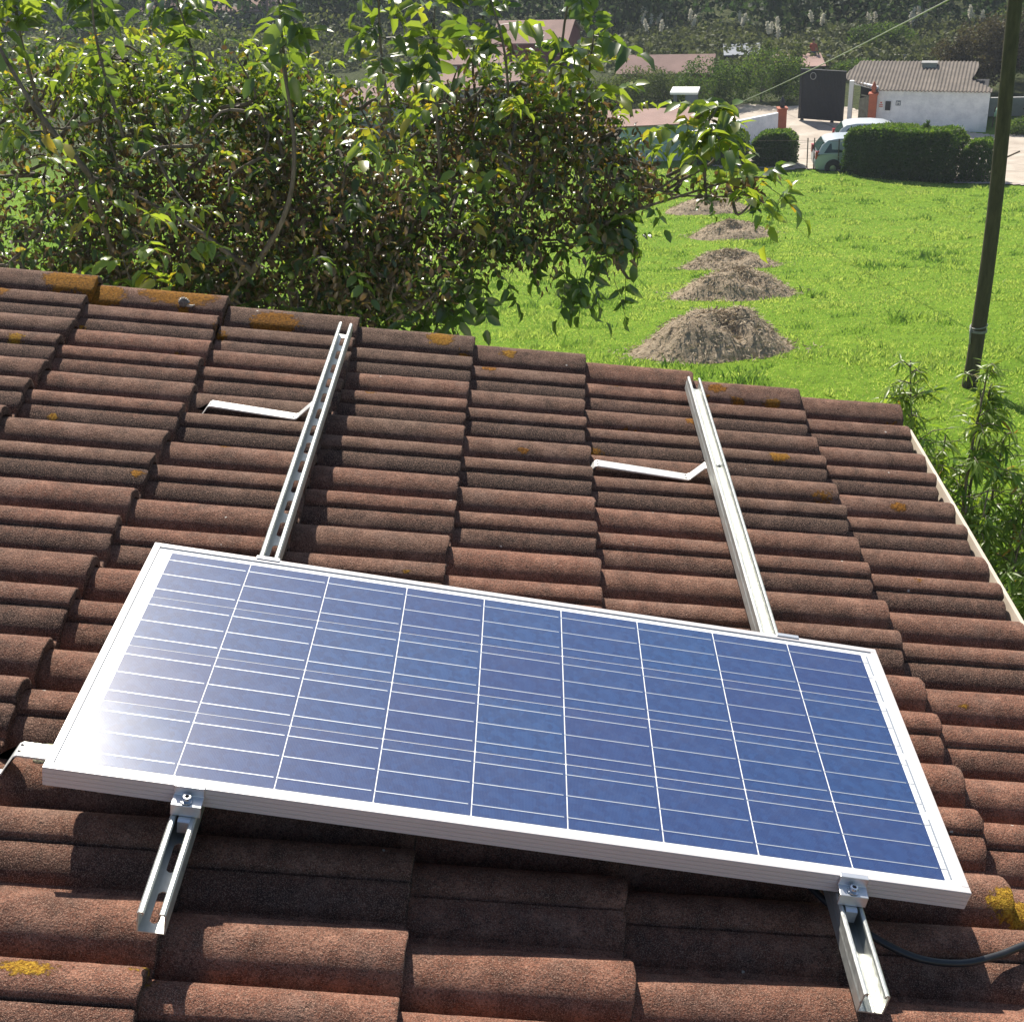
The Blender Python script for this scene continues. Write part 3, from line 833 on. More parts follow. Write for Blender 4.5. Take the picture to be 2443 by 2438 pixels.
def lump(name, loc, rad, mat, label, cat, seed=0, rot=RT):
    n1, n2 = 20, 12; vs = []; 
    for i in range(n2 + 1):
        for k in range(n1):
            ph = math.pi * i / n2; t = 2 * math.pi * k / n1
            d = Vector((math.sin(ph) * math.cos(t), math.sin(ph) * math.sin(t), math.cos(ph)))
            q = 1 + .45 * mnoise.noise(d * 1.7 + Vector((seed, 0, 0))) + .15 * mnoise.noise(d * 6)
            vs.append((d.x * rad[0] * q, d.y * rad[1] * q, d.z * rad[2] * q))
    fs = [(i * n1 + k, (i + 1) * n1 + k, (i + 1) * n1 + (k + 1) % n1, i * n1 + (k + 1) % n1) for i in range(n2) for k in range(n1)]
    mb = MB(); mb.add(vs, fs); o = mb.build(name, mat, None, True)
    o.location = loc; o.rotation_euler = rot
    return tag(o, label, cat)
lump('mortar_lump', roof_pt(-.085, .155, -.143), (.048, .03, .014), simple('lichened_mortar', (.34, .33, .22), .95, 0, .35, 60, .004, 150), 'pale mortar lump under the hook at the left edge of the panel', 'mortar', 3)

# ------------------------------------------------------------------ meadow grass (stuff)
def meadow():
    r = np.random.default_rng(21)
    n = 480000
    # more blades where the field is near
    y = 5 + 58 * r.random(n) ** 1.2
    hw = 5 + .28 * y
    x = 2.0 + .16 * y + hw * 1.0 * (r.random(n) * 2 - 1)
    k = (y < edge_y(x) - .1)
    x, y = x[k], y[k]
    P = np.stack([x, y, 0 * x], 1)
    patch = fbm(P, .32, 3); fine = fbm(P, 1.6, 3)
    keep = (r.random(len(x)) < .55 + 1.0 * (fine - .35)) 
    for (hx, hy, ha, hb, hh) in HEAPS:
        keep &= (((x - hx) / (ha * .92)) ** 2 + ((y - hy) / (hb * .92)) ** 2 > 1)
    P, patch, fine = P[keep], patch[keep], fine[keep]; n = len(P)
    P[:, 2] = G(P[:, 1]) - .01
    ht = (.018 + .04 * r.random(n)) * (.5 + 1.1 * fine) * (1 + .8 * (fine > .64))
    dk = fbm(P + 31.7, 1.1, 2) > .69
    ht = np.where(dk, ht * 1.9, ht)
    wd = .004 + .0005 * P[:, 1]
    a = r.random(n) * 2 * np.pi; ln = .3 + .7 * r.random(n)
    side = np.stack([np.cos(a), np.sin(a), 0 * a], 1) * wd[:, None]
    b = r.random(n) * 2 * np.pi
    tip = np.stack([np.cos(b) * ln, np.sin(b) * ln, 1 + 0 * b], 1) * ht[:, None]
    mid = tip * np.array([.4, .4, .6])
    V = np.stack([P - side, P + side, P + mid + side * .7, P + mid - side * .7, P + tip], 1).reshape(-1, 3)
    i = (np.arange(n) * 5)[:, None]
    F = np.concatenate([i + [0, 1, 2], i + [0, 2, 3], i + [3, 2, 4]], 0)
    t = np.clip(.36 + .55 * (patch - .1) + .25 * r.random(n) - .45 * dk, 0, .93)
    t = np.where(r.random(n) < .03, 1.0, t)
    o = np_mesh('meadow_grass', V, F, M_grass, None, {'tint': np.tile(t, 3)})
    tag(o, 'bright green meadow grass covering the field below the roof', 'grass', kind='stuff')
HEAPS = [(3.62, 19.75, 1.48, 1.25, .80), (4.98, 26.9, 1.55, 1.15, .66), (5.68, 33.3, 1.45, 1.0, .50), (6.78, 40.8, 1.55, 1.1, .54), (6.9, 47.8, 1.75, 1.2, .55)]
meadow()

def build_heap(x, y, a, b, h, label, seed):
    r = np.random.default_rng(seed)
    z0 = float(G(y)) 
    e = empty('hay_heap', (x, y, z0), label=label, cat='hay heap', group='heaps of mown grass in a row across the field')
    n1, n2 = 72, 26
    t = np.linspace(0, 2 * np.pi, n1, endpoint=False); q = np.linspace(0, 1, n2)
    T, Q = np.meshgrid(t, q)
    out = 1 + .16 * (fbm(np.stack([np.cos(T).ravel() * 1.2 + seed, np.sin(T).ravel() * 1.2, 0 * T.ravel()], 1), 1.3, 2).reshape(T.shape) - .5) * 2
    X = np.cos(T) * Q * a * out; Y = np.sin(T) * Q * b * out
    prof = (1 - Q ** 2.0) ** 1.25
    S3 = np.stack([X.ravel() + seed * 3, Y.ravel(), 0 * X.ravel()], 1)
    Z = h * prof * (.75 + .5 * fbm(S3, 1.4, 3).reshape(T.shape)) + .22 * h * (fbm(S3, 4.5, 3).reshape(T.shape) - .5) * (1 - Q ** 4)
    # scooped hollow on the near side of the heap
    Z -= .34 * h * np.exp(-(((X - a * .12) / (a * .22)) ** 2 + ((Y + b * .38) / (b * .22)) ** 2))
    slope = G(y + Y) - z0
    Z = Z + slope - .03
    V = np.stack([X.ravel(), Y.ravel(), Z.ravel()], 1)
    i, j = np.meshgrid(np.arange(n1), np.arange(n2 - 1)); A = (j * n1 + i).ravel(); Bv = (j * n1 + (i + 1) % n1).ravel()
    F = np.stack([A, Bv, Bv + n1, A + n1], 1)
    np_mesh('mound', V, F, M_haybody, e, smooth=True)
    n = int(7000 * max(.35, min(1, 22 / y)))
    k = r.integers(0, len(V), n); P = V[k] + r.normal(0, .03, (n, 3)) * [1, 1, .3]
    spread = r.random(n) < .2
    P[spread, :2] *= 1.0 + .28 * r.random(spread.sum())[:, None]
    P[spread, 2] = (G(y + P[spread, 1]) - z0) + .04
    D = rand_dirs(n, -.3, r); D[:, 2] *= .25
    V2, F2, idx = place_leaves(rhomb_template(.13 + .002 * y, .1), P, D, rand_dirs(n, 1, r), .06 + .09 * r.random(n))
    tt = np.clip(.2 + .5 * fbm(P, 3, 2) + .45 * (r.random(n) - .3), 0, 1)
    np_mesh('loose_straw', V2, F2, M_hay, e, {'tint': tt[idx]})
labs = ['largest brown heap of dried mown grass, nearest to the roof', 'brown heap of dried mown grass, second from the roof',
        'flat brown heap of dried mown grass, middle one of the row', 'brown heap of dried mown grass, fourth from the roof', 'farthest brown heap of dried mown grass, half behind the walnut twigs']
for k, (h_, l_) in enumerate(zip(HEAPS, labs)): build_heap(*h_, l_, 5 + k)

# ------------------------------------------------------------------ walnut tree
def walnut():
    r = np.random.default_rng(5)
    base = Vector((-1.6, 7.2, float(G(7.2))))
    tree = empty('walnut_tree', base, label='walnut tree with green, yellow and withered leaves beyond the upper left roof edge', cat='tree')
    B0 = np.array(base)
    E = [  # centre, radii, weight, big-leaf share, brown share
        ((-3.5, 6.6, -.55), (1.2, 1.5, 1.3), 1.5), ((-2.35, 6.3, -.62), (.95, 1.2, .82), 1.5), ((-1.5, 6.3, -.78), (.9, 1.2, .74), 1.4), ((-.72, 6.3, -.85), (.85, 1.1, .62), 1.25),
        ((.12, 6.3, -.62), (.75, 1.0, .52), 1.0), ((.72, 6.2, -.66), (.58, .8, .50), .75), ((-.45, 6.1, -1.42), (.70, .8, .32), 1.0), ((-1.35, 6.0, -1.45), (.8, .9, .36), .9), ((-2.2, 6.1, -1.45), (1.1, 1.0, .45), 1.3), ((-.15, 6.0, -1.12), (.7, .8, .3), .7), ((.70, 6.2, -.34), (.50, .6, .36), .40), ((.15, 6.3, -.28), (.5, .6, .30), .30), ((-.7, 6.4, -.35), (.7, .7, .30), .5), ((1.12, 6.2, -.52), (.22, .4, .26), .15), ((-1.9, 6.5, -.12), (.8, .7, .30), .5), ((-1.1, 6.4, -.18), (.6, .6, .26), .4),
        ((1.03, 6.1, -1.08), (.28, .5, .26), .22), ((.55, 6.1, -1.12), (.4, .5, .14), .18), ((1.25, 6.1, -.72), (.26, .4, .22), .17), ((1.55, 6.1, -.80), (.24, .3, .08), .045), ((1.92, 6.1, -.86), (.22, .22, .06), .035), ((1.70, 6.1, -.50), (.10, .14, .13), .02)]
    cen = np.array([e_[0] for e_ in E]); rad = np.array([e_[1] for e_ in E]); wt = np.array([e_[2] for e_ in E])
    # limbs
    fork = Vector((-2.2, 7.5, -3.2))
    tr = MB(); tr.tube(bez([base - Vector((0, 0, .3)), base + Vector((.05, 0, 1.2)), fork + Vector((0, .05, -.6)), fork], 6), [.17 - .0035 * i for i in range(19)], 10)
    for v in range(len(tr.v)): tr.v[v] = tuple(np.array(tr.v[v]) - B0)
    tr.build('trunk', M_bark, tree, True)
    lb = MB(); nodes = []
    done = [fork]
    for c in sorted([tuple(q) for q in cen], key=lambda q: abs(q[0] + 1.9)):
        tgt = Vector(c)
        st = min(done, key=lambda q: (q - tgt).length + (.9 if q is fork else 0)); done.append(tgt)
        mid = st.lerp(tgt, .5) + Vector((r.normal(0, .12), r.normal(0, .12), -.05))
        pts = bez([st, mid, tgt - Vector((0, 0, .05))], 8)
        n = len(pts)
        lb.tube([p - base for p in pts], [(.045 if st is fork else (.015 if c[0] < .6 else .010)) * (1 - .6 * i / n) for i in range(n)], 7)
        nodes += [np.array(p) for p in pts[n // 2:]]
    nodes = np.array(nodes)
    # secondary branches
    w = wt / wt.sum(); tips = []
    for k in range(520):
        j = r.choice(len(E), p=w); d = rand_dirs(1, .1, r)[0]; q = .35 + .65 * r.random()
        p = cen[j] + d * rad[j] * q
        i = np.argmin(((nodes - p) ** 2).sum(1) + .05 * r.random(len(nodes))); a = nodes[i]
        m = (a + p) / 2 + r.normal(0, .06, 3)
        pts = bez([a, m, p], 4); n = len(pts)
        lb.tube([tuple(np.array(q_) - B0) for q_ in pts], [.011 * (1 - .8 * i_ / n) + .0015 for i_ in range(n)], 5, cap=False)
        tips.append(p); nodes = np.concatenate([nodes, [p, m]])
    # two pale limbs seen inside the crown, and upright shoots above it
    for pts_ in ([(-.95, 5.55, -1.05), (-.70, 5.5, -.70), (-.60, 5.5, -.32), (-.62, 5.55, .2)], [(-1.75, 5.5, -.45), (-1.98, 5.5, -.05), (-2.2, 5.6, .45)], [(-.95, 5.55, -1.05), (-1.25, 5.5, -.75), (-1.55, 5.5, -.55)],
                 [(-.95, 5.6, -1.05), (-1.4, 6.2, -1.6), fork], [(-1.75, 5.5, -.45), (-1.9, 6.1, -1.4), fork],
                 [(1.05, 5.9, -1.0), (1.35, 5.95, -.84), (1.62, 6.0, -.66), (1.70, 6.0, -.45)], [(1.15, 5.95, -.95), (1.5, 6.0, -.87), (1.9, 6.1, -.80), (2.08, 6.1, -.80)], [(.3, 6.2, -1.05), (.75, 6.1, -1.12), (1.05, 5.9, -1.0)]):
        pts = bez(pts_, 6); n = len(pts)
        lb.tube([p - base for p in pts], [(.019 if pts_[0][0] < 0 else .010) * (1 - .65 * i / n) for i in range(n)], 7)
    shoots = []
    for (sx, sy, sz, hh) in [(-2.45, 5.7, -.1, .75), (-2.1, 5.9, 0, .8), (-1.62, 5.8, -.05, .7), (-1.2, 6.0, -.1, .55), (-.62, 5.6, 0, .6), (-.1, 5.9, -.25, .75), (.15, 5.9, -.3, .6), (.55, 5.9, -.3, .75), (.85, 6.0, -.3, .85), (.4, 6.2, -.3, .6), (-3.0, 6.0, .1, .8), (-2.75, 5.6, -.2, .7), (.98, 6.0, -.42, .5), (1.70, 6.0, -.62, .26)]:
        pts = bez([(sx, sy, sz - .3), (sx + r.normal(0, .04), sy, sz + hh * .4), (sx + r.normal(0, .10), sy + r.normal(0, .05), sz + hh)], 6)
        n = len(pts); lb.tube([p - base for p in pts], [.011 * (1 - .7 * i / n) for i in range(n)], 6)
        shoots.append([np.array(p) for p in pts[5:]])
    lb.build('branch', M_bark, tree, True)
    tips = np.array(tips)
    # compound leaves: rachis + leaflets, at twig tips
    Pl, Dl, Ul, Sl, Tl = [], [], [], [], []
    rach = MB()
    def compound(p, d, L, big, tone, withered):
        d = d / np.linalg.norm(d)
        nlf = 5 if r.random() < .5 else 7
        s = np.cross(d, [0, 0, 1.0]); s /= max(1e-6, np.linalg.norm(s)); u = np.cross(s, d)
        pts = [p + d * L * q - np.array([0, 0, 1.0]) * L * (.35 + .3 * withered) * q * q for q in (0, .35, .7, 1)]
        if big: rach.tube([tuple(q - B0) for q in pts], [.0022, .0018, .0015, .001], 4, cap=False)
        for k in range(nlf):
            if k == nlf - 1: q, sg = 1.0, 0
            else: q, sg = .35 + .6 * (k // 2) / (nlf // 2), (1 if k % 2 else -1)
            pp = p + d * L * q - np.array([0, 0, 1.0]) * L * (.35 + .3 * withered) * q * q
            dd = d * (.35 if sg else 1) + s * sg * .95 - np.array([0, 0, 1.0]) * (.02 + r.random() * .35 + .9 * withered) + r.normal(0, .16, 3)
            Pl.append(pp); Dl.append(dd); Ul.append(u + r.normal(0, .25 + .3 * withered, 3)); Sl.append(L * (.42 + .16 * r.random()) * (1 if not withered else .72)); Tl.append(tone + r.normal(0, .05))
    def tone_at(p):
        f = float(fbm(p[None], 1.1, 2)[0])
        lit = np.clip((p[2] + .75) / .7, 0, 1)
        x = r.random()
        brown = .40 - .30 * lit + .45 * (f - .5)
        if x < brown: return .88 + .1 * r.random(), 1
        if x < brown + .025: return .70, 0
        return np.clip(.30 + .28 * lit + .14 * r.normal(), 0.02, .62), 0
    # outward leaves all over the crown skin
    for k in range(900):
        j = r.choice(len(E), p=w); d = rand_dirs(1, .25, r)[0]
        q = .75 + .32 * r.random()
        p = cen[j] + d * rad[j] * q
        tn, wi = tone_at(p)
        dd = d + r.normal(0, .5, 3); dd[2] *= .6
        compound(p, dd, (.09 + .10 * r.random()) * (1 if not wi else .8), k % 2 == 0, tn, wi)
    for sh in shoots:
        for p in sh:
            for k in range(2):
                if r.random() < .75:
                    dd = rand_dirs(1, .2, r)[0]
                    compound(p, dd, .16 + .12 * r.random(), True, .50 + .07 * r.normal(), 0)
    # bright sprays in front of the crown and drooping ones at its lower edge
    for c_ in [(-1.55, 5.0, -.42), (-1.40, 5.0, -.72), (-1.15, 5.0, -.76), (-1.25, 5.05, -.5), (-1.9, 5.0, -.1), (-2.6, 5.1, 0), (-.2, 5.2, -.15), (.2, 5.3, -.1), (.62, 5.3, -.12), (1.68, 6.0, -.43), (1.72, 6.0, -.5), (1.6, 6.0, -.5), (1.78, 6.0, -.38), (2.0, 6.1, -.82), (1.88, 6.1, -.84), (2.1, 6.1, -.84), (-.05, 5.4, -.5), (.5, 5.4, -.5)]:
        for k in range(4):
            compound(np.array(c_) + r.normal(0, .05, 3), rand_dirs(1, .2, r)[0] * [1, 1, .5], .15 + .07 * r.random(), True, .60 + .03 * r.normal(), 0)
    for c_ in [(.25, 5.8, -1.22), (.42, 5.8, -1.28), (.95, 5.9, -1.25), (1.02, 5.9, -1.32), (1.12, 5.9, -1.22), (.85, 5.9, -1.15), (.05, 5.8, -1.3), (1.2, 6, -1.0), (1.22, 6, -.9), (.0, 5.8, -1.5), (-.2, 5.7, -1.55), (-.5, 5.6, -1.45)]:
        for k in range(4):
            compound(np.array(c_) + r.normal(0, .06, 3), np.array([r.normal(0, .4), r.normal(0, .3), -.8]), .17 + .06 * r.random(), True, .22 + .1 * r.random(), 0)
    # small and curled leaflets that fill the crown
    n = 68000
    P = crown_points([(tuple(c), tuple(q_), w_) for c, q_, w_ in zip(cen, rad, wt)], n, r, .25, clump=.30)
    P = P[fbm(P + 7.3, 1.5, 2) > .33 + .12 * r.random(len(P)) - .16 * (P[:, 2] < -.55) * (P[:, 0] < .2)]
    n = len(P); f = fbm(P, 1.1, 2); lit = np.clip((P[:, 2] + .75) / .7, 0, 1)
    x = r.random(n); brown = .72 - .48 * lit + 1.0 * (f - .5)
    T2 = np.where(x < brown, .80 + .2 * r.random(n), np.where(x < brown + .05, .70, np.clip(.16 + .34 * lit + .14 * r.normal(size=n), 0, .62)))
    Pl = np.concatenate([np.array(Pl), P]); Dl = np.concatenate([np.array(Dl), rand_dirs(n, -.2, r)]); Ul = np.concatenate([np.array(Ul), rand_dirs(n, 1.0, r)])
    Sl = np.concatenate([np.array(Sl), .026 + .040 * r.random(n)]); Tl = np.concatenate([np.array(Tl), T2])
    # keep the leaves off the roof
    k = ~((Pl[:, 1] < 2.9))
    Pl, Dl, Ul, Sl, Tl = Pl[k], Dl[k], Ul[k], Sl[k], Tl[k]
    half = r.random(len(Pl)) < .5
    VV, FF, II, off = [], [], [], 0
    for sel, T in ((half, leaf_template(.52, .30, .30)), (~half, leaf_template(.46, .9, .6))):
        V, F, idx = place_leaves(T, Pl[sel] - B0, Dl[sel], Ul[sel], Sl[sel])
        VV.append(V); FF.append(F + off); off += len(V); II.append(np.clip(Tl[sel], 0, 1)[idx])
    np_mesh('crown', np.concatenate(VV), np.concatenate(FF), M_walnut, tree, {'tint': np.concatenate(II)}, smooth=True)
    tag(rach.build('leaf_stalk', M_walnut, tree), kind='stuff')
    me = None
    for k in range(46):
        p = tips[r.integers(len(tips))] + np.array([r.normal(0, .05), -.25 - .35 * r.random(), .05]) - B0
        if me is None:
            mb = MB(); mb.lathe([(.002, -.024), (.012, -.021), (.020, -.010), (.0215, 0), (.019, .012), (.011, .021), (.002, .024)], (0, 0, 0), 12)
            o = mb.build('walnut', M_nut, tree, True); me = o.data
        else:
            o = bpy.data.objects.new('walnut', me); COL.objects.link(o); o.parent = tree
        o.location = p
walnut()

# ------------------------------------------------------------------ young peach trees below the eave
def peach(loc, stems, label, seed, nl=190):
    r = np.random.default_rng(seed)
    e = empty('peach_sapling', loc, label=label, cat='young tree', group='young peach trees below the eave')
    B0 = np.array(loc); mb = MB(); P, D, U, S, T = [], [], [], [], []
    for (x, y, z, lean) in stems:
        p1 = np.array([x, y, z]); p0 = B0 + (p1 - B0) * [.5, .5, .25]
        pts = bez([B0, p0, p1 - np.array([lean * .3, 0, 1.0]), p1], 7)
        n = len(pts); mb.tube([tuple(np.array(q) - B0) for q in pts], [.022 * (1 - .85 * i / n) for i in range(n)], 6)
        pts = [np.array(q) for q in pts]
        for k in range(nl // 3):
            q = (.25 + .75 * r.random() ** .8) * (len(pts) - 1); i = min(int(q), len(pts) - 2); p = pts[i] * (1 - q + i) + pts[i + 1] * (q - i)
            hh = max(0, p1[2] - p[2]); a = r.random() * 6.283; Lt = (.07 + .30 * min(1, hh * .8)) * (.5 + r.random())
            tw = np.array([math.cos(a), math.sin(a), .35 + .6 * r.random()]); tw /= np.linalg.norm(tw)
            tp = [p, p + tw * Lt * .5, p + tw * Lt - np.array([0, 0, .25 * Lt])]
            mb.tube([tuple(q_ - B0) for q_ in tp], [.004, .003, .0015], 4, cap=False)
            tone = .50 + .35 * r.random() + .2 * (hh < .4)
            for m_ in range(int(9 + 12 * r.random())):
                u = r.random(); pp = tp[0] * (1 - u) ** 2 + 2 * tp[1] * u * (1 - u) + tp[2] * u * u
                b = r.random() * 6.283; dv = np.array([math.cos(b), math.sin(b), 0]) * .8 + tw * .5
                P.append(pp); D.append(dv + [0, 0, .3 - 1.3 * r.random()]); U.append(np.array([dv[0] * .4, dv[1] * .4, 1.0]) + r.normal(0, .4, 3)); S.append((.06 + .07 * r.random()) * (.7 + .3 * (hh > .2)))
                T.append(min(.93, tone + .2 * r.random()) if r.random() > .012 else 1.0)
    P = np.array(P); V, F, idx = place_leaves(leaf_template(.16, .4, .5), P - B0, np.array(D), np.array(U), np.array(S))
    np_mesh('crown', V, F, M_peach, e, {'tint': np.clip(np.array(T), 0, 1)[idx]}, smooth=True)
    mb.build('trunk', M_bark, e, True)
gz = lambda y: float(G(y))
peach((3.15, 5.2, gz(5.2)), [(2.68, 4.9, -1.50, -.3), (2.78, 5.0, -2.25, -.1), (2.95, 5.0, -2.0, 0), (3.05, 4.8, -2.35, 0), (2.9, 4.7, -2.7, 0)], 'young peach tree with drooping narrow leaves, leftmost shoot by the top corner of the eave', 31)
peach((3.35, 5.0, gz(5.0)), [(3.10, 4.9, -1.55, .1), (3.16, 5.0, -1.72, .1), (3.28, 5.0, -2.0, .1), (3.4, 4.9, -2.3, .2), (3.3, 4.6, -2.4, .1), (3.5, 5.0, -2.1, .2), (3.12, 4.7, -2.2, .1)], 'young peach tree with the tallest leafy shoot, in front of the wooden pole foot', 32)
peach((3.7, 4.4, gz(4.4)), [(3.3, 4.3, -2.3, .1), (3.4, 4.2, -2.5, .1), (3.5, 4.5, -2.2, .1), (3.2, 4.2, -2.75, .1), (3.6, 4.2, -2.6, .2), (3.35, 4.0, -2.9, .1), (3.7, 4.6, -2.0, .2), (3.25, 4.1, -3.1, .1), (3.55, 4.1, -3.0, .1)], 'dense young peach tree beside the lower part of the eave at the right edge', 33, 230)

# ------------------------------------------------------------------ wooden pole, wires
pb = Vector((6.93, 16.27, gz(16.27)))
pole = empty('utility_pole', pb, label='dark leaning wooden pole in the meadow with pale wire bound round it', cat='pole')
mb = MB()
mb.tube([p - pb for p in bez([(6.93, 16.27, -7.2), (6.965, 16.27, -6.3), (6.975, 16.27, -4.25), (6.885, 16.27, -1.42), (6.86, 16.27, 1.4)], 8)], [.116 - .0010 * i for i in range(33)], 18)
mb.build('shaft', M_polewood, pole, True)
mb = MB()
for k, (z, dz) in enumerate(((-5.90, .02), (-5.95, -.01), (-5.99, .015))):
    mb.tube([(6.97 - 6.93 + math.cos(a) * .119, math.sin(a) * .119, z + dz * math.cos(a * 1 + k) - pb.z) for a in np.linspace(0, 2 * math.pi, 25)], .008, 6)
mb.tube([(.04 - .123, -.02, -5.9 - pb.z), (.04 - .126, -.05, -6.05 - pb.z), (.04 - .12, -.06, -6.16 - pb.z)], .014, 6)
mb.build('wire_binding', simple('pale_wire', (.32, .32, .29), .6, .2), pole, True)
mb = MB(); mb.tube([(0, 0, 1.0 - pb.z), (0.0, 0, 1.02 - pb.z)], .02, 6)
def cable(name, a, b, sag, rad, mat, label, cat, n=24):
    a, b = Vector(a), Vector(b); mb = MB()
    mb.tube([a.lerp(b, t) - Vector((0, 0, sag * 4 * t * (1 - t))) for t in np.linspace(0, 1, n)], rad, 8)
    return tag(mb.build(name, mat, None, True), label, cat)

# ------------------------------------------------------------------ shed with corrugated roof
def corr_sheet(name, corners_fn, n, m, amp, parent, mat, inside=None):
    pass
def shed():
    A = Vector((17.44, 65.40)); Bp = Vector((22.49, 63.64)); gzz = -14.78
    u = (Bp - A).normalized(); nn = Vector((-u.y, u.x))
    e = empty('white_shed', (A.x, A.y, gzz), (0, 0, math.atan2(u.y, u.x)), 'low white stained shed with a grey corrugated roof beyond the hedge', 'shed')
    Wd = (Bp - A).length; Hh = 1.95
    # local x along the front wall, y away; plan: open left end runs back to a post at (-1.6, .7)
    mb = MB(); mb.box((0, 0, -.2), (Wd, .16, Hh)); mb.box((Wd - .16, .16, -.2), (Wd, .45, Hh - .02))
    mb.build('wall', M_white, e)
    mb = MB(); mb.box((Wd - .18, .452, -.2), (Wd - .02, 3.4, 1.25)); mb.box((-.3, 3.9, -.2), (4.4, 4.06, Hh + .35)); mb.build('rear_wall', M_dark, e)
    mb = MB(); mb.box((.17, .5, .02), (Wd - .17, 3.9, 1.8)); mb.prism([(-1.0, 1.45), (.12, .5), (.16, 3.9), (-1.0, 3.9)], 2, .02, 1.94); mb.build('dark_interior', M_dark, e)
    mb = MB()                                   # lintel beam of the open end, from the pillar back to the post
    ang = math.atan2(1.45, -1.35)
    mb.prism([(-1.42, 1.35), (-1.32, 1.48), (.02, .12), (-.08, -.01)], 2, 1.95, 2.12); mb.build('lintel', M_white, e)
    mb = MB(); mb.box((-1.50, .62, -.2), (-1.28, .84, 2.25)); mb.build('white_post', M_whitep, e)
    # front gate of slats between pillar and post
    gobj = MB()
    for k in range(9):
        t = .12 + .07 * k; x = -.1 - 1.2 * t; y = .05 + 1.0 * t
        gobj.box((-.045, -.02, .15), (.045, .02, 1.62 - .03 * k), 0, Matrix.Translation((x, y, 0)) @ Matrix.Rotation(math.atan2(1.0, -1.2), 4, 'Z'))
    for z in (.3, .95, 1.5):
        gobj.box((.02, -.035, z), (1.0, -.015, z + .08), 0, Matrix.Translation((-.12, .1, 0)) @ Matrix.Rotation(math.atan2(1.0, -1.2), 4, 'Z'))
    gobj.build('slatted_gate', M_greyg, e)
    # roof: polygonal plan with a missing sheet at the back right corner
    poly = [(0.05, -.12), (-1.85, 1.55), (-1.62, 3.5), (Wd + .1, 3.6), (Wd + .1, 2.9), (Wd - .55, 1.75), (Wd + .12, -.12)]
    poly = [(-.02, -.12), (-2.0, 1.55), (-1.35, 4.05), (4.5, 4.15), (4.62, 3.35), (4.38, 1.55), (5.42, .35), (5.42, -.12)]
    def inside(x, y):
        ins = np.zeros(len(x), bool); j = len(poly) - 1
        for i in range(len(poly)):
            xi, yi = poly[i]; xj, yj = poly[j]
            c = ((yi > y) != (yj > y)) & (x < (xj - xi) * (y - yi) / (yj - yi + 1e-9) + xi); ins ^= c; j = i
        return ins
    xsr = np.arange(-2.1, 5.5, .0225); ysr = np.linspace(-.13, 4.2, 70)
    X, Y = np.meshgrid(xsr, ysr)
    sh = .30                                     # sheets run slightly askew
    Z = Hh + .03 + (Y + .12) * .148 + .028 * np.sin((X + sh * Y * .0) * 2 * np.pi / .18) + .012 * (Y > 1.6)
    V = np.stack([X.ravel(), Y.ravel(), Z.ravel()], 1); nx = len(xsr)
    i, j = np.meshgrid(np.arange(nx - 1), np.arange(len(ysr) - 1)); a = (j * nx + i).ravel()
    F = np.stack([a, a + 1, a + nx + 1, a + nx], 1); cc = V[F].mean(1); F = F[inside(cc[:, 0], cc[:, 1])]
    o = np_mesh('corrugated_roof', V, F, M_fibre, e, smooth=True); s_ = o.modifiers.new('thick', 'SOLIDIFY'); s_.thickness = .018
    mb = MB(); mb.box((1.02, -.035, 1.0), (1.0 - .02 - .27 + .02, -.002, 1.45)) if False else mb.box((.42, -.06, .98), (.68, -.002, 1.42)); mb.build('letter_box', M_gate, e)
    mb = MB(); mb.box((.10, -.02, 1.10), (.32, -.002, 1.42)); mb.build('notice', M_whitep, e)
    mb = MB()
    mb.box((.12, -.026, 1.14), (.30, -.021, 1.19)); mb.box((.12, -.026, 1.23), (.30, -.021, 1.27)); mb.box((.17, -.026, 1.31), (.25, -.021, 1.38)); mb.build('red_print', M_red, e)
    mb = MB(); mb.box((.92, -.02, 1.22), (1.16, -.002, 1.46)); mb.build('plate', M_greyblue, e)
    mb = MB(); mb.box((.96, -.026, 1.26), (1.0, -.021, 1.42)); mb.box((1.02, -.026, 1.36), (1.13, -.021, 1.39)); mb.box((1.08, -.026, 1.26), (1.11, -.021, 1.35)); mb.build('plate_marks', M_whitep, e)
    return e, u, nn, A
sh_e, su, sn, sA = shed()
def pillar(x, y, z, h, rot, label, w=.21):
    e = empty('gate_pillar', (x, y, z), (0, 0, rot), label, 'gate pillar', 'brick red pillars of the yard entrance')
    mb = MB(); mb.box((-w, -w * .9, -.2), (w, w * .9, h)); mb.build('shaft', M_brickred, e)
    mb = MB(); mb.box((-w - .05, -w - .05, h), (w + .05, w + .05, h + .07)); mb.build('cap', M_brickred, e)
    mb = MB(); mb.lathe([(.10, 0), (.13, .05), (.09, .14), (.14, .24), (.10, .36), (.05, .48), (.01, .56)], (0, 0, h + .07), 12); mb.build('finial', M_gate if w > .2 else M_brickred, e, True)
pillar(12.6, 64.9, -14.78, 1.38, 0, 'brick red pillar with a dark finial at the end of the low whitewashed wall')
pillar(17.22, 65.33, -14.78, 1.78, sh_e.rotation_euler.z, 'tall brick red pillar at the near left corner of the white shed', .19)

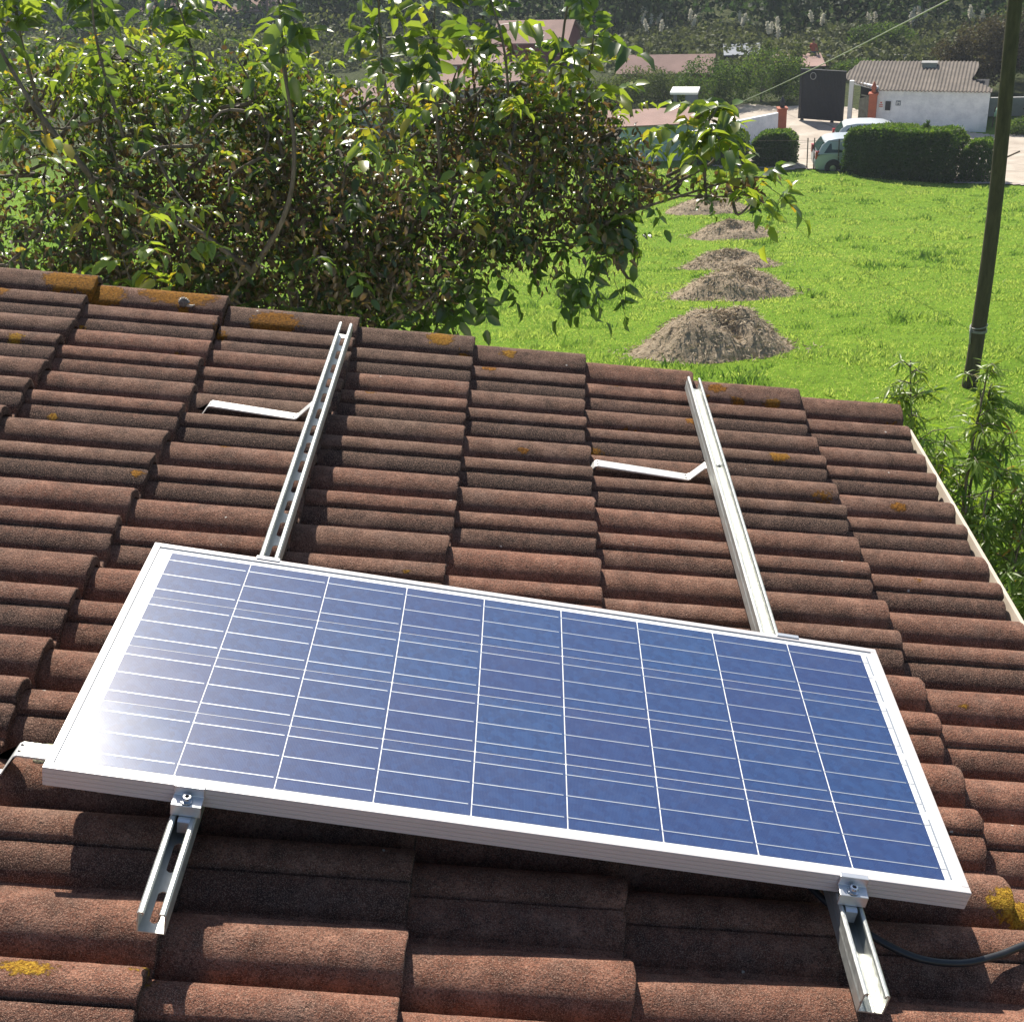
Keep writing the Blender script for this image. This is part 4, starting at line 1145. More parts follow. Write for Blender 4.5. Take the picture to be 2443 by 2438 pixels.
# black sliding gate
def sliding_gate():
    a, b = Vector((14.12, 68.1)), Vector((16.35, 66.75)); d = (b - a).normalized(); L = (b - a).length - .25
    e = empty('sliding_gate', (a.x, a.y, -14.8), (0, 0, math.atan2(d.y, d.x)), 'tall black ribbed sheet gate standing open left of the white shed', 'gate')
    mb = MB(); n = 60; pts = []
    for k in range(n + 1): pts.append((L * k / n, .018 * (1 if k % 2 else -1)))
    poly = pts + [(p[0], p[1] + .02) for p in pts[::-1]]
    mb.prism(poly, 2, .22, 2.62); mb.build('panel_sheet', M_gate, e)
    mb = MB(); mb.box((-.03, -.05, .16), (L, .06, .22)); mb.box((-.03, -.05, 2.62), (L, .06, 2.68)); mb.box((-.09, -.05, .16), (-.03, .06, 2.68)); mb.build('frame', M_gate, e)
    for x in (.12, L - .6):
        mb = MB(); mb.lathe([(.09, -.03), (.10, 0), (.09, .03)], (x, 0, .09), 14, 0, Matrix.Rotation(math.pi / 2, 4, 'X')); mb.build('wheel', M_tyre, e)
    mb = MB(); c = Vector((.62, -.06, 2.36))
    mb.tube([c + Vector((math.cos(t) * .15, 0, math.sin(t) * .17)) for t in np.linspace(0, 2 * math.pi, 21)], .022, 6)
    mb.build('round_emblem', M_grey, e, True)
sliding_gate()

# low whitewashed wall from the pillar to the blue shed
def wall_run(name, pts, h0, h1, th, mat, label, cat, cap=None):
    e = empty(name, (pts[0][0], pts[0][1], pts[0][2]), label=label, cat=cat)
    mb = MB(); n = len(pts); B0 = Vector(pts[0])
    for i in range(n - 1):
        a, b = Vector(pts[i]), Vector(pts[i + 1]); d = (b - a); d.z = 0; d.normalize(); s = Vector((-d.y, d.x, 0)) * th / 2
        ha = h0 + (h1 - h0) * i / (n - 1); hb = h0 + (h1 - h0) * (i + 1) / (n - 1)
        vs = [a - s, b - s, b + s, a + s]; lo = [v - B0 - Vector((0, 0, .3)) for v in vs]; hi = [vs[0] + Vector((0, 0, ha)) - B0, vs[1] + Vector((0, 0, hb)) - B0, vs[2] + Vector((0, 0, hb)) - B0, vs[3] + Vector((0, 0, ha)) - B0]
        mb.add(lo + hi, [(0,3,2,1),(4,5,6,7),(0,1,5,4),(1,2,6,5),(2,3,7,6),(3,0,4,7)])
    mb.build('masonry', mat, e)
    return e
wall_run('yard_wall', [(12.4, 64.85, -14.78), (10.2, 63.1, -14.78), (7.6, 61.6, -14.75)], 1.22, 1.45, .2, M_white, 'low whitewashed wall between the red pillar and the pale blue shed', 'wall')

def box_building(name, loc, rotz, w, d, h, roofmat, wallmat, label, cat, rise=.5, over=.2, windows=(), strips=(), door=None, mono=False, corr=False):
    e = empty(name, loc, (0, 0, rotz), label, cat)
    mb = MB(); mb.box((0, 0, -.5), (w, d, h))
    if not mono:
        mb.prism([(0, h), (d, h), (d / 2, h + rise)], 0, 0.0, w)
    mb.build('wall', wallmat, e)
    mb = MB(); t = .07
    if mono:
        mb.prism([(-over, h + .01), (d + over, h + rise), (d + over, h + rise + t), (-over, h + .01 + t)], 0, -over, w + over)
    else:
        sl = rise / (d / 2)
        mb.prism([(-over, h - over * sl + .02), (d / 2, h + rise + .02), (d + over, h - over * sl + .02), (d + over, h - over * sl + .02 + t), (d / 2, h + rise + .02 + t), (-over, h - over * sl + .02 + t)], 0, -over, w + over)
    mb.build('roof', roofmat, e)
    for (wx, wz, ww, wh) in windows:
        mb = MB(); mb.box((wx - .05, -.05, wz - .05), (wx + ww + .05, -.002, wz + wh + .05)); f = mb.build('window', M_whitep, e)
        mb = MB(); mb.box((wx, -.08, wz), (wx + ww, -.052, wz + wh)); mb.build('pane', M_carglass, f)
    for wx in strips:
        mb = MB(); mb.box((wx, -.05, 0), (wx + .28, -.002, h - .1)); mb.build('pilaster', M_whitep, e)
    if door:
        mb = MB(); mb.box((door[0], -.04, 0), (door[0] + door[1], -.002, door[2])); mb.build('door', M_dark, e)
    return e
# pale blue shed with faded corrugated roof, half behind the walnut tree
e = box_building('blue_shed', (2.2, 60.95, -14.72), math.radians(-1), 5.7, 2.2, 1.72, M_pinkroof, M_bluewhite, 'pale blue washed shed with a faded pink roof behind the walnut branches', 'shed', rise=.22, mono=True, windows=[(.8, .6, .6, .5)])
box_building('brick_house', (-2.7, 89.0, -14.9), math.radians(-14), 5.0, 4.5, 1.45, M_pinkroof, M_redwall, 'dull red house with a faded pink roof far behind the walnut tree', 'house', rise=1.0)
box_building('workshop', (-6.6, 84.0, -14.9), math.radians(-10), 4.6, 3.5, 1.15, M_pinkroof, M_redwall, 'low red workshop with pale window strips beside the dull red house', 'workshop', rise=.6, strips=(.4, 1.5, 2.6, 3.8))
box_building('long_barn', (-9.5, 69.5, -14.85), math.radians(32), 11.0, 4.0, 1.6, M_pinkroof, M_grey, 'long grey barn with a pale pink roof seen through gaps in the walnut tree', 'barn', rise=.55)
box_building('terrace_row', (5.2, 78.6, -14.9), math.radians(-12), 5.4, 2.8, 1.05, M_pinkroof, M_redwall, 'long low red building with a pink roof right of the walnut tree', 'building', rise=.7)
box_building('grey_hangar', (12.4, 84.5, -14.9), math.radians(-6), 2.0, 2.5, .65, M_greyblue, M_grey, 'small blue grey roofed hut behind the bushes left of the black gate', 'hut', rise=.25, mono=True)
box_building('pink_store', (15.0, 80.2, -14.9), math.radians(-4), 2.6, 2.6, .55, M_pinkroof, M_grey, 'low store with a pink roof showing over the black gate', 'store', rise=.25, mono=True)
box_building('valley_house', (-33, 112, -14.6), math.radians(-14), 13, 7, 1.3, M_pinkroof, M_grey, 'long pink roofed house in the far upper left behind the walnut shoots', 'house', rise=1.6, windows=[(2, .3, 1.2, .8), (6, .3, 1.2, .8), (10, .3, 1.2, .8)])
box_building('pale_cottage', (-52, 118, -14.5), math.radians(-5), 10, 7, 3.2, M_pinkroof, M_grey, 'grey cottage at the far left edge of the valley', 'cottage', rise=1.5, windows=[(2, 1.2, 1, 1), (6, 1.2, 1, 1)])
wall_run('road_wall', [(18.6, 83.9, -14.9), (30, 81.0, -14.9)], .5, .5, .25, simple('pale_concrete', (.42, .41, .38), .9, 0, .15, 1), 'pale concrete wall along the road behind the white shed', 'wall')
wall_run('block_wall', [(22.9, 67.2, -14.8), (30, 66.2, -14.8)], .95, .95, .2, M_grey, 'grey block wall right of the white shed', 'wall')
# white awning standing behind the yard wall
e = empty('white_awning', (8.35, 70.8, -14.8), (0, 0, -.25), 'small white topped stand behind the yard wall', 'stand')
mb = MB(); mb.box((-.75, -.5, 1.30), (.75, .5, 1.42), 0, Matrix.Rotation(.10, 4, 'X')); mb.build('top_board', M_whitep, e)
mb = MB(); mb.box((.05, -.4, 0), (.65, -.34, 1.24)); mb.build('side_panel', M_greyblue, e)
for (lx, ly) in ((-.6, .3), (-.6, -.38), (.55, .3)):
    mb = MB(); mb.box((lx, ly, 0), (lx + .08, ly + .08, 1.25)); mb.build('leg', M_greyblue, e)
# grey box on the shed roof
e = empty('roof_vent', (20.6, 67.9, -12.34), (0, 0, -.3), 'grey metal box with a pale lid on the back of the shed roof', 'vent box')
mb = MB(); mb.box((-.36, -.25, -.25), (.36, .25, .22)); mb.build('casing', M_grey, e)
mb = MB(); mb.box((-.40, -.29, .22), (.40, .29, .28)); mb.build('lid', M_grey, e)

# ------------------------------------------------------------------ cars behind the hedge
def car(loc, rotz, paint, label, s=1.0):
    e = empty('parked_car', loc, (0, 0, rotz), label, 'car')
    e.scale = (s, s, s)
    L, W, H = 4.3, 1.74, 1.56
    # stations along x (rear 0 -> front L): lower body outline and greenhouse
    st = [0.0, .05, .25, .7, 1.3, 2.0, 2.7, 3.2, 3.6, 4.0, 4.22, 4.3]
    belt = [.62, .86, .95, .97, .97, .97, .96, .93, .86, .78, .66, .5]
    bot = [.42, .28, .24, .22, .22, .22, .22, .22, .22, .24, .28, .38]
    hw = [.66, .76, .83, .865, .87, .87, .87, .87, .86, .82, .74, .62]
    def ring(x, b, t, w):
        return [(x, -w * .93, b), (x, -w, b + .12), (x, -w, (b + t) * .52), (x, -w * .965, t - .03), (x, -w * .90, t), (x, w * .90, t), (x, w * .965, t - .03), (x, w, (b + t) * .52), (x, w, b + .12), (x, w * .93, b)]
    mb = MB(); vs = []
    for a in range(len(st)): vs += ring(st[a], bot[a], belt[a], hw[a])
    n = 10; fs = []
    for a in range(len(st) - 1):
        for k in range(n): fs.append((a * n + k, (a + 1) * n + k, (a + 1) * n + (k + 1) % n, a * n + (k + 1) % n))
    fs += [tuple(range(n)), tuple(range((len(st) - 1) * n, len(st) * n))[::-1]]
    mb.add(vs, fs)
    gx = [.10, .30, .55, 1.0, 1.7, 2.3, 2.75, 3.25]; gt = [.98, 1.32, 1.50, 1.56, 1.56, 1.50, 1.32, .96]; gw = [.80, .70, .66, .65, .65, .66, .70, .80]
    vs = []
    for a in range(len(gx)):
        h = gt[a]; w = gw[a]
        vs += [(gx[a], -.845, .95), (gx[a], -w - .02, h - .09), (gx[a], -w + .06, h), (gx[a], w - .06, h), (gx[a], w + .02, h - .09), (gx[a], .845, .95)]
    n = 6; fs = []
    for a in range(len(gx) - 1):
        for k in range(n): fs.append((a * n + k, (a + 1) * n + k, (a + 1) * n + (k + 1) % n, a * n + (k + 1) % n))
    fs += [tuple(range(n)), tuple(range((len(gx) - 1) * n, len(gx) * n))[::-1]]
    mb.add(vs, fs)
    b = mb.build('body', paint, e, True)
    m_ = b.modifiers.new('split', 'EDGE_SPLIT'); m_.split_angle = math.radians(35)
    # side windows: a slab just proud of the leaning side glass
    def side_pt(x, z, s):
        t = (z - .95) / (1.41 - .95); y = .845 + (np.interp(x, gx, gw) + .02 - .845) * t
        return Vector((x, s * (y + .006), z))
    for s_ in (-1, 1):
        for (xa, xb, xc, xd) in ((.36, 1.18, 1.18, .62), (1.24, 2.08, 2.08, 1.24), (2.14, 2.95, 2.62, 2.14)):
            q = [side_pt(xa, 1.0, s_), side_pt(xb, 1.0, s_), side_pt(xc, 1.38 if xc < 2.5 else 1.32, s_), side_pt(xd, 1.38, s_)]
            o_ = Vector((0, -s_ * .012, 0)); mb = MB(); mb.add(q + [v + o_ for v in q], [(0,1,2,3),(4,7,6,5),(0,4,5,1),(1,5,6,2),(2,6,7,3),(3,7,4,0)])
            mb.build('side_window', M_carglass, e)
        for x in (1.21, 2.11):
            mb = MB(); mb.box((x - .006, s_ * .868 - .004, .32), (x + .006, s_ * .868 + .006 * s_, .93)); mb.build('door_seam', M_tyre, e)
        for x in (1.02, 1.92):
            mb = MB(); mb.box((x - .10, s_ * .868 - .01, .80), (x + .08, s_ * .868 + .02, .84)); mb.build('door_handle', M_rim, e)
        mb = MB(); mb.box((.7, s_ * .868 - .01, .40), (3.5, s_ * .868 + .014, .48)); mb.build('side_trim', M_tyre, e)
        mb = MB(); mb.box((.0, s_ * .66 - .09, .72), (.16, s_ * .70 + .10, 1.06)); mb.build('tail_light', M_light, e)
        mb = MB(); mb.box((4.06, s_ * .60 - .16, .56), (4.27, s_ * .60 + .14, .70)); mb.build('headlight', M_whitep, e)
        for x in (.78, 3.42):
            R_ = Matrix.Rotation(math.pi / 2, 4, 'X')
            mb = MB(); mb.lathe([(.36, -.10), (.36, .10)], (x, s_ * .80, .36), 22, 0, R_); mb.build('wheel_arch', M_tyre, e)
            mb = MB(); mb.lathe([(.24, -.11), (.30, -.11), (.315, -.07), (.315, .07), (.30, .11), (.24, .11)], (x, s_ * .80, .315), 24, 0, R_); w_ = mb.build('wheel', M_tyre, e)
            mb = MB(); mb.lathe([(.03, -.12), (.20, -.105), (.205, .105), (.03, .12)], (x, s_ * .80, .315), 18, 0, R_); mb.build('rim', M_rim, w_)
    q = [Vector((.13, -.6, 1.05)), Vector((.13, .6, 1.05)), Vector((.40, .55, 1.42)), Vector((.40, -.55, 1.42))]; o_ = Vector((-.03, 0, .01))
    mb = MB(); mb.add([v + o_ for v in q] + q, [(0,1,2,3),(4,7,6,5),(0,4,5,1),(1,5,6,2),(2,6,7,3),(3,7,4,0)]); mb.build('rear_window', M_carglass, e)
    q = [Vector((3.20, -.68, 1.02)), Vector((3.20, .68, 1.02)), Vector((2.62, .58, 1.43)), Vector((2.62, -.58, 1.43))]; o_ = Vector((.03, 0, .02))
    mb = MB(); mb.add([v + o_ for v in q] + q, [(0,3,2,1),(4,5,6,7),(0,1,5,4),(1,2,6,5),(2,3,7,6),(3,0,4,7)]); mb.build('windscreen', M_carglass, e)
    return e
car((12.78, 57.5, gz(57.5) - .12), math.radians(-3), M_carsilver, 'silver blue people carrier half hidden behind the large hedge')
car((14.3, 60.6, gz(60.6) - .02), math.radians(-8), M_carwhite, 'pale car of which only the roof shows behind the silver blue one')

# ------------------------------------------------------------------ hedges, fence, bushes
def hedge(name, path, h, w, n, label, seed, mat=M_hedge, size=.10, sparse=0.0):
    r = np.random.default_rng(seed); path = np.array(path, float)
    seg = np.linalg.norm(np.diff(path, axis=0), axis=1); cum = np.concatenate([[0], np.cumsum(seg)])
    t = r.random(n) * cum[-1]; x = np.interp(t, cum, path[:, 0]); y = np.interp(t, cum, path[:, 1])
    d = np.gradient(path, axis=0); dx = np.interp(t, cum, d[:, 0]); dy = np.interp(t, cum, d[:, 1]); L = np.hypot(dx, dy); nx, ny = -dy / L, dx / L
    hh = h * (.92 + .15 * (fbm(np.stack([t, 0 * t, 0 * t], 1), 1.1, 3)))
    endt = np.minimum(t, cum[-1] - t); hh *= np.clip(.78 + endt * .6, 0, 1)
    # box section, points biased to the skin
    a = r.random(n) * 2 - 1; b = r.random(n)
    face = r.random(n)
    a = np.where(face < .5, np.sign(a) * (.82 + .2 * r.random(n)), a)
    b = np.where(face > .72, .92 + .1 * r.random(n), b)
    nz = fbm(np.stack([x, y, b * h], 1), 1.6, 3)
    off = a * w / 2 * (.74 + .5 * nz) * (1 - .08 * b ** 6)
    X = x + nx * off; Y = y + ny * off
    e = empty(name, (path[0, 0], path[0, 1], gz(path[0, 1])), label=label, cat='hedge', group='clipped hedges along the yard')
    Z = G(Y) + b * hh
    if sparse:
        k = r.random(n) > sparse * (t / cum[-1] > .66) * (fbm(np.stack([X, Y, Z], 1), 2.2, 2) < .62); X, Y, Z, b = X[k], Y[k], Z[k], b[k]
    P = np.stack([X, Y, Z], 1) - np.array(e.location)
    # leaves near the top get lighter tints at random
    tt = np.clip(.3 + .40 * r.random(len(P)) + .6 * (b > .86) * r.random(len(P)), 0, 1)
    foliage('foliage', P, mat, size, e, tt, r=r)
    mb = MB()
    for q in np.linspace(.05, .95, 12):
        tx = np.interp(q * cum[-1], cum, path[:, 0]) - path[0, 0]; ty = np.interp(q * cum[-1], cum, path[:, 1]) - path[0, 1]; zb = gz(ty + path[0, 1]) - e.location.z
        mb.tube([(tx, ty, zb - .1), (tx + .05, ty, zb + h * .5), (tx - .1, ty + .05, zb + h * .9)], [.03, .022, .01], 5)
    mb.build('stem', M_bark, e)
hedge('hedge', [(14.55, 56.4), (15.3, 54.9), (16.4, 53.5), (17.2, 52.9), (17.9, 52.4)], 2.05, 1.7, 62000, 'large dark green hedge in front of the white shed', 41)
hedge('hedge', [(17.9, 52.3), (18.5, 52.0), (19.1, 51.7)], 1.75, 1.0, 9000, 'thin gappy end of the hedge with a leaning stake, beside the pole', 44, sparse=.5)
hedge('hedge', [(8.0, 60.1), (9.0, 59.6), (10.0, 59.2)], 1.5, 1.2, 20000, 'left piece of the low hedge in front of the yard wall', 42)
hedge('hedge', [(10.35, 59.0), (11.2, 58.7), (12.1, 58.3)], 1.55, 1.2, 22000, 'right piece of the low hedge, beside the wire fence posts', 43)
plant('privet_sprig', (16.6, 53.6, gz(53.6) + 1.7), [((0, 0, .25), (.16, .16, .4), 1), ((.1, 0, .5), (.08, .08, .25), .4)], 900, M_hedge, .07, 'upright sprig growing out of the top of the large hedge', 'sprig', trunk=False, clump=0, th=.015)
mb = MB(); mb.tube([(17.6, 52.3, gz(52.3)), (19.9, 51.4, gz(51.4) + 1.25)], .035, 6)
tag(mb.build('stake', M_wood), 'dark stake leaning out of the thin end of the hedge towards the pole', 'stake')
e = empty('wire_fence', (8.3, 58.9, gz(58.9)), label='thin post and wire fence along the far edge of the meadow', cat='fence')
fp = [(7.2, 59.0), (9.95, 58.1), (12.5, 57.3), (12.78, 57.2), (13.75, 56.6), (14.6, 55.6)]
mb_w = MB()
for (x, y) in fp:
    mb = MB(); mb.tube([(x - 8.3, y - 58.9, gz(y) - e.location.z - .2), (x - 8.3 - .03, y - 58.9, gz(y) - e.location.z + 1.42)], .026, 7); mb.build('post', simple('rusty_post', (.09, .075, .06), .8) if x < 8 else bpy.data.materials['rusty_post'], e)
for h_ in (.5, .95, 1.3):
    mb_w.tube([(x - 8.3, y - 58.9, gz(y) - e.location.z + h_) for x, y in fp], .006, 4)
mb_w.build('wire', bpy.data.materials['rusty_post'], e)

# trees and bushes between the yard and the buildings
bl = [
 ('leafy_bush', (9.6, 72.6), [((0, 0, 1.3), (1.8, 1.3, 1.5), 1), ((1.4, .2, 1.0), (1.2, 1.0, 1.2), .7)], 9000, M_bushbright, .13, 'yellowish green bush behind the white stand'),
 ('leafy_bush', (7.6, 74.9), [((0, 0, .7), (2.0, 1.0, .95), 1), ((-2.2, .3, .6), (1.4, .8, .75), .6)], 8000, M_bush, .13, 'dull bush in front of the pink roofed row'),
 ('leafy_bush', (12.9, 73.4), [((0, 0, 1.4), (1.7, 1.2, 1.6), 1), ((1.6, 0, 1.1), (1.3, 1.1, 1.3), .8)], 9000, M_bushbright, .13, 'fresh green bush just left of the black gate'),
 ('leafy_bush', (6.2, 73.5), [((0, 0, 1.0), (2.2, 1.4, 1.3), 1)], 7000, M_bush, .13, 'dull green bush left of the white stand'),
 ('thicket_tree', (11.8, 78.8), [((0, 0, .6), (1.2, 1.0, .9), 1), ((1.2, 0, .5), (1.2, 1.0, .8), .7)], 6000, M_bush, .14, 'dark slender tree behind the yellowish bush'),
 ('thicket_tree', (8.2, 76.2), [((0, 0, .35), (2.8, 1.2, .75), 1)], 9000, M_bush, .14, 'broad olive tree below the pink roof'),
 ('thicket_tree', (14.6, 77.5), [((0, 0, .8), (1.5, 1.2, 1.0), 1), ((-.8, 0, 1.9), (.5, .5, .9), .15), ((.9, 0, 1.7), (.4, .4, .9), .1)], 8000, M_bush, .14, 'loose tree with bright upper twigs behind the black gate'),
 ('thicket_tree', (4.2, 75.5), [((0, 0, .5), (2.4, 1.2, .9), 1)], 7000, M_bush, .14, 'olive tree beside the walnut crown, left of the broad one'),
 ('leafy_bush', (19.4, 78.5), [((0, 0, .55), (1.6, 1.0, .55), 1)], 7000, M_bushbright, .13, 'green bush right behind the corrugated roof'),
 ('leafy_bush', (22.3, 86.0), [((0, 0, .9), (2.6, 1.2, 1.0), 1)], 7000, M_bushbright, .16, 'bright green bush above the pale concrete wall'),
]
for k, (nm, (x, y), el, n, mt, sz, lab) in enumerate(bl):
    plant(nm, (x, y, gz(y)), el, n, mt, sz, lab, 'bush' if nm == 'leafy_bush' else 'tree', 'bushes and trees between the yard and the houses', trunk=nm != 'leafy_bush', clump=.7, seed=60 + k, th=.07)
plant('russet_tree', (25.0, 73.0, gz(73)), [((0, 0, 2.2), (2.1, 1.8, 2.0), 1), ((-1.7, 0, 1.7), (1.3, 1.3, 1.5), .5), ((1.2, 0, 2.7), (1.5, 1.5, 1.8), .5)], 26000, M_brown, .15, 'russet brown rounded tree behind the white shed', 'tree', clump=.8, seed=80, th=.14)
plant('russet_tree', (28.6, 76.0, gz(76)), [((0, 0, 2.6), (2.3, 2.0, 2.4), 1), ((-1.2, -1, 1.4), (1.4, 1.2, 1.2), .4)], 16000, M_bush, .15, 'olive brown tree on either side of the pole behind the shed', 'tree', clump=.8, seed=81, th=.14)
plant('leafy_bush', (28.3, 70.0, gz(70)), [((0, 0, 2.2), (1.4, 1.2, 1.5), 1)], 9000, M_bushbright, .13, 'bright green bush at the right edge beside the pole', 'bush', trunk=False, clump=.6, seed=82)
plant('leafy_bush', (26.6, 65.9, gz(65.9)), [((0, 0, .6), (1.5, .8, .7), 1)], 5000, M_brown, .12, 'dry reddish bush at the right edge behind the path', 'bush', trunk=False, clump=.6, seed=83)
plant('leafy_bush', (24.2, 62.9, gz(62.9)), [((0, 0, .35), (1.2, .7, .45), 1)], 3500, M_bushbright, .10, 'low weeds beside the path right of the pole', 'bush', trunk=False, clump=0, seed=84)
# barrel, sack, person
e = empty('barrel', (25.1, 60.6, gz(60.6) + .42), (0, 0, .3), 'blue plastic barrel lying beside the path at the right edge', 'barrel')
mb = MB(); mb.lathe([(.02, -.5), (.34, -.5), (.38, -.42), (.38, -.15), (.40, -.12), (.40, -.08), (.38, -.05), (.38, .2), (.40, .23), (.38, .27), (.38, .42), (.34, .5), (.02, .5)], (0, 0, 0), 24, 0, Matrix.Rotation(math.pi / 2, 4, 'Y')); mb.build('drum', M_blue, e, True)
mb = MB(); mb.lathe([(.39, -.02), (.41, -.02), (.41, .02), (.39, .02)], (.46, 0, 0), 24, 0, Matrix.Rotation(math.pi / 2, 4, 'Y')); mb.build('lid_ring', M_black, e)
lump('sack', (23.3, 64.6, gz(64.6) + .75), (.16, .12, .24), M_green, 'pale green plastic sack hanging by the right corner of the white shed', 'sack', 9, (0, .3, 0))
mb = MB(); mb.tube([(23.1, 64.6, gz(64.6) - .1), (23.16, 64.6, gz(64.6) + 1.0)], .03, 6); tag(mb.build('post', M_wood), 'thin post the green sack hangs on, by the shed corner', 'post')

def person(loc, rotz):
    e = empty('person', loc, (0, 0, rotz), 'person in a rust red top and blue jeans standing on the road behind the bushes', 'person')
    J = {'pelvis': (0, 0, .95), 'chest': (0, 0, 1.28), 'neck': (0, 0, 1.46), 'head': (0, -.02, 1.58), 'crown': (0, -.01, 1.70),
         'sl': (-.19, 0, 1.40), 'el': (-.26, -.02, 1.13), 'wl': (-.27, -.12, .90), 'fl': (-.27, -.15, .80),
         'sr': (.19, 0, 1.40), 'er': (.27, -.06, 1.15), 'wr': (.24, -.25, 1.02), 'fr': (.23, -.33, 1.0),
         'hl': (-.10, 0, .90), 'kl': (-.12, -.03, .50), 'al': (-.12, .02, .09), 'tl': (-.13, -.14, .03),
         'hr': (.10, 0, .90), 'kr': (.12, -.02, .50), 'ar': (.13, .05, .09), 'tr': (.14, -.11, .03)}
    Rr = {'pelvis': .15, 'chest': .155, 'neck': .06, 'head': .095, 'crown': .075, 'sl': .07, 'el': .045, 'wl': .032, 'fl': .035, 'sr': .07, 'er': .045, 'wr': .032, 'fr': .035,
          'hl': .10, 'kl': .065, 'al': .045, 'tl': .04, 'hr': .10, 'kr': .065, 'ar': .045, 'tr': .04}
    Ed = [('pelvis', 'chest'), ('chest', 'neck'), ('neck', 'head'), ('head', 'crown'), ('chest', 'sl'), ('sl', 'el'), ('el', 'wl'), ('wl', 'fl'), ('chest', 'sr'), ('sr', 'er'), ('er', 'wr'), ('wr', 'fr'),
          ('pelvis', 'hl'), ('hl', 'kl'), ('kl', 'al'), ('al', 'tl'), ('pelvis', 'hr'), ('hr', 'kr'), ('kr', 'ar'), ('ar', 'tr')]
    ks = list(J); me = bpy.data.meshes.new('body'); me.from_pydata([J[k] for k in ks], [(ks.index(a), ks.index(b)) for a, b in Ed], []); 
    o = bpy.data.objects.new('body', me); COL.objects.link(o); o.parent = e
    me.skin_vertices.new() if hasattr(me.skin_vertices, 'new') and not me.skin_vertices else None
    md = o.modifiers.new('skin', 'SKIN'); o.modifiers.new('sub', 'SUBSURF').render_levels = 1
    try:
        for i, k in enumerate(ks): me.skin_vertices[0].data[i].radius = (Rr[k], Rr[k] * .85)
        me.skin_vertices[0].data[0].use_root = True
    except Exception: pass
    m = N('clothed_body'); c = m.coord(); s_ = m.n('SeparateXYZ'); m.l(c, s_.inputs[0])
    z = s_.outputs['Z']
    col = m.mix(m.rng(z, .97, .98), (0.05, 0.09, 0.20), (0.42, 0.12, 0.07)); col = m.mix(m.rng(z, 1.47, 1.475), col, (0.45, 0.26, 0.19)); col = m.mix(m.rng(z, .08, .085, 1, 0), col, (.03, .03, .03))
    me.materials.append(m.pbr(col, .85))
    mb = MB(); mb.lathe([(.098, -.02), (.105, .05), (.085, .11), (.03, .14)], (0, .012, 1.62), 14); mb.build('hair', M_hair, e, True)
person((17.5, 82.6, gz(82.6)), 2.4)

# ------------------------------------------------------------------ scrub band, pampas grass, far wood
def stuff_blobs(name, mat, n_blob, n_leaf, xr, yr, rr, hr, size, label, cat, seed, zoff=0.0, shear=.27, pw=1.0):
    r = np.random.default_rng(seed)
    bx = xr[0] + (xr[1] - xr[0]) * r.random(n_blob); by = yr[0] + (yr[1] - yr[0]) * r.random(n_blob) ** pw - shear * (bx - 12)
    k0 = ~((bx > -9) & (bx < 4.5) & (by > 80) & (by < 97)); bx, by = bx[k0], by[k0]; n_blob = len(bx)
    br = rr[0] + (rr[1] - rr[0]) * r.random(n_blob); bh = hr[0] + (hr[1] - hr[0]) * r.random(n_blob)
    w = br * bh; w = w / w.sum(); k = r.choice(n_blob, n_leaf, p=w)
    d = rand_dirs(n_leaf, .5, r); d[:, 2] = np.abs(d[:, 2]); d[:, 1] = np.where(r.random(n_leaf) < .7, -np.abs(d[:, 1]), d[:, 1])
    q = .85 + .25 * r.random(n_leaf)
    P = np.stack([bx[k] + d[:, 0] * br[k] * q, by[k] + d[:, 1] * br[k] * q, G(by[k]) + zoff + d[:, 2] * bh[k] * q], 1)
    P += (fbm(P, .5, 2)[:, None] - .5) * [0.8, .8, 1.2] * (br[k, None] * .3)
    bt = r.random(n_blob)[k]
    t = np.clip(.15 + .45 * bt + .4 * r.random(n_leaf), 0, 1)
    V, F, idx = place_leaves(rhomb_template(.7, .2), P, rand_dirs(n_leaf, 0, r), d + r.normal(0, .5, (n_leaf, 3)), size * (.6 + .8 * r.random(n_leaf)))
    o = np_mesh(name, V, F, mat, None, {'tint': t[idx]})
    return tag(o, label, cat, kind='stuff')
stuff_blobs('scrub', M_scrub, 420, 60000, (-30, 50), (84, 95.5), (1.0, 3.0), (.45, 1.25), .32, 'grey green scrub covering the flat land before the wood', 'scrub', 91)
stuff_blobs('far_wood', M_wood_far, 760, 150000, (-80, 90), (97, 185), (2.0, 4.2), (3.0, 7.0), .50, 'dark wooded slope filling the top of the view', 'wood', 92, pw=1.6)
stuff_blobs('scrub', M_bush, 90, 16000, (-70, -14), (74, 95), (1.5, 3.5), (1, 3.0), .35, 'dark bushes in the valley behind the walnut tree', 'scrub', 93)

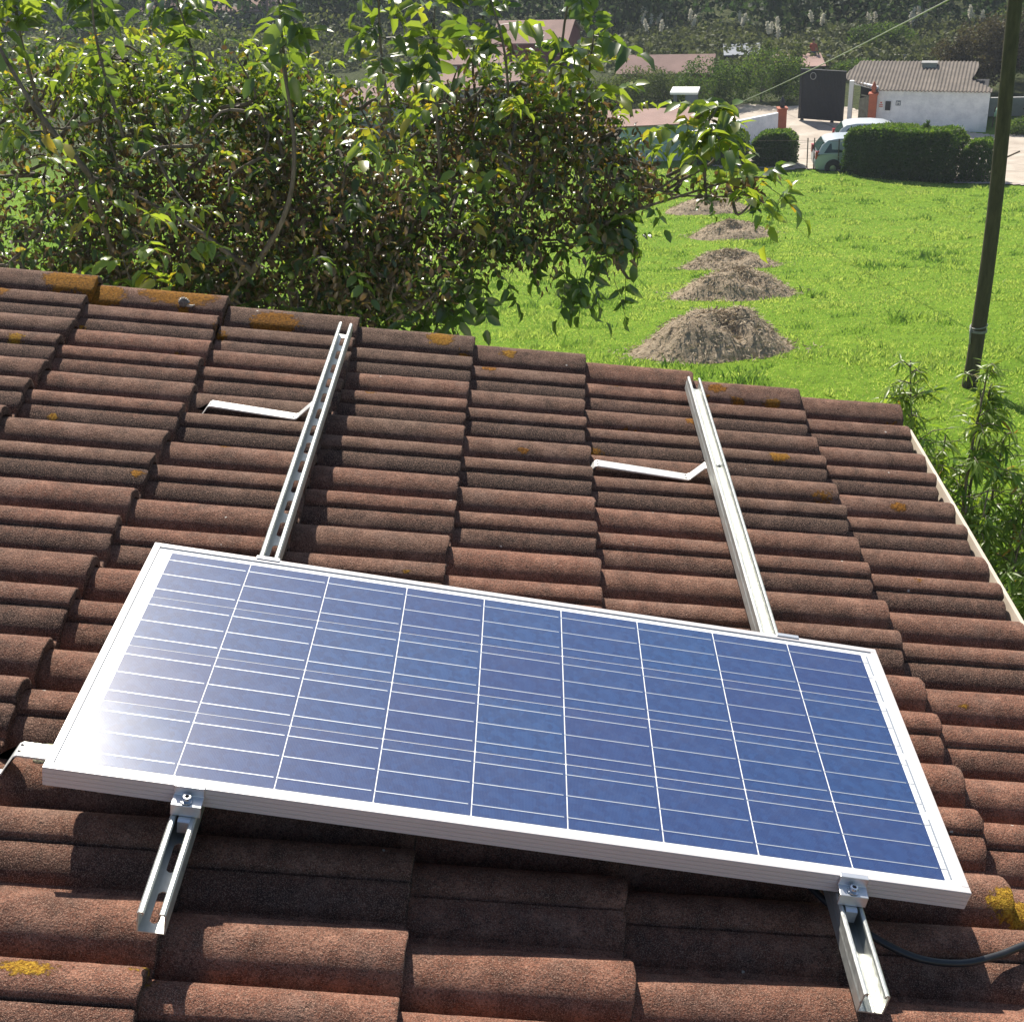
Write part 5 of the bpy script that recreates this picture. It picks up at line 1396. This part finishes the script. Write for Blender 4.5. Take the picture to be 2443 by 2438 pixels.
def pampas(loc, seed, label):
    r = np.random.default_rng(seed)
    e = empty('pampas_grass', loc, label=label, cat='pampas grass', group='pampas grass plumes above the scrub')
    mb = MB(); P = []; T = []
    for k in range(r.integers(2, 5)):
        x, y = r.normal(0, .35, 2); h = 1.2 + .7 * r.random(); lx = r.normal(0, .3)
        mb.tube([(x * .3, y * .3, -.2), (x * .7, y * .7, h * .5), (x + lx, y, h)], [.015, .012, .01], 5)
        n = 260; t = r.random(n); rad = .10 * np.sin(np.pi * np.clip(t * .9 + .08, 0, 1)) ** .7
        P.append(np.stack([x + lx * (.7 + .5 * t) + rad * r.normal(0, .6, n), y + rad * r.normal(0, .6, n), h - .3 + t * .7], 1))
    P = np.concatenate(P); foliage('plume', P, M_plume, .11, e, r=r)
    mb.build('stalk', M_wood, e)
pl = [(1560, 62), (0, 0)]
for k, (x, y) in enumerate([(11.2, 94.2), (14.2, 92.5), (19.5, 91.5), (23.2, 90.8), (25.4, 89.6), (29.2, 89.0), (31.8, 88.0), (8.6, 91.5), (16.2, 88.5), (8.0, 95.8), (26.3, 90.6), (5.2, 95.5)]):
    where = ['behind the yellow walnut leaves', 'left of the wire', 'where the wire crosses the scrub', 'right of the wire crossing', 'in the right pair by the wire', 'between the wire and the russet tree', 'above the russet tree', 'over the long pink roof', 'over the grey hut', 'at the foot of the wood left of the others', 'highest beside the wire', 'farthest left near the walnut crown'][k]
    pampas((x, y, gz(y)), 200 + k, 'cream pampas plumes ' + where)

# wires: the thick pale one from the pole, two thin dark lines over the valley
cable('overhead_cable', (6.87, 16.27, -.98), (9.15, 61.6, -12.55), .12, .013, simple('pale_cable', (.36, .37, .31), .6), 'pale overhead cable running from the pole down towards the yard', 'cable')
for k, (z, l_) in enumerate(((-3.6, 'upper thin dark power line in front of the wood'), (-4.6, 'lower thin dark power line in front of the wood'))):
    cable('power_line', (-60, 104, z + .6), (70, 100, z + .2), 1.2, .02, M_tyre, l_, 'power line', 30)

# ------------------------------------------------------------------ air
hz = MB(); hz.box((-320, -60, -17), (320, 330, 46))
h_o = hz.build('haze', [])
hm = N('haze_air'); pv = hm.t.nodes.new('ShaderNodeVolumePrincipled')
pv.inputs['Color'].default_value = (0.80, 0.88, 1.0, 1); pv.inputs['Density'].default_value = 0.0005; pv.inputs['Anisotropy'].default_value = 0.3
hm.l(pv.outputs[0], hm.out.inputs['Volume'])
h_o.data.materials.append(hm.mat)
tag(h_o, 'thin haze in the valley air', 'haze', kind='stuff')
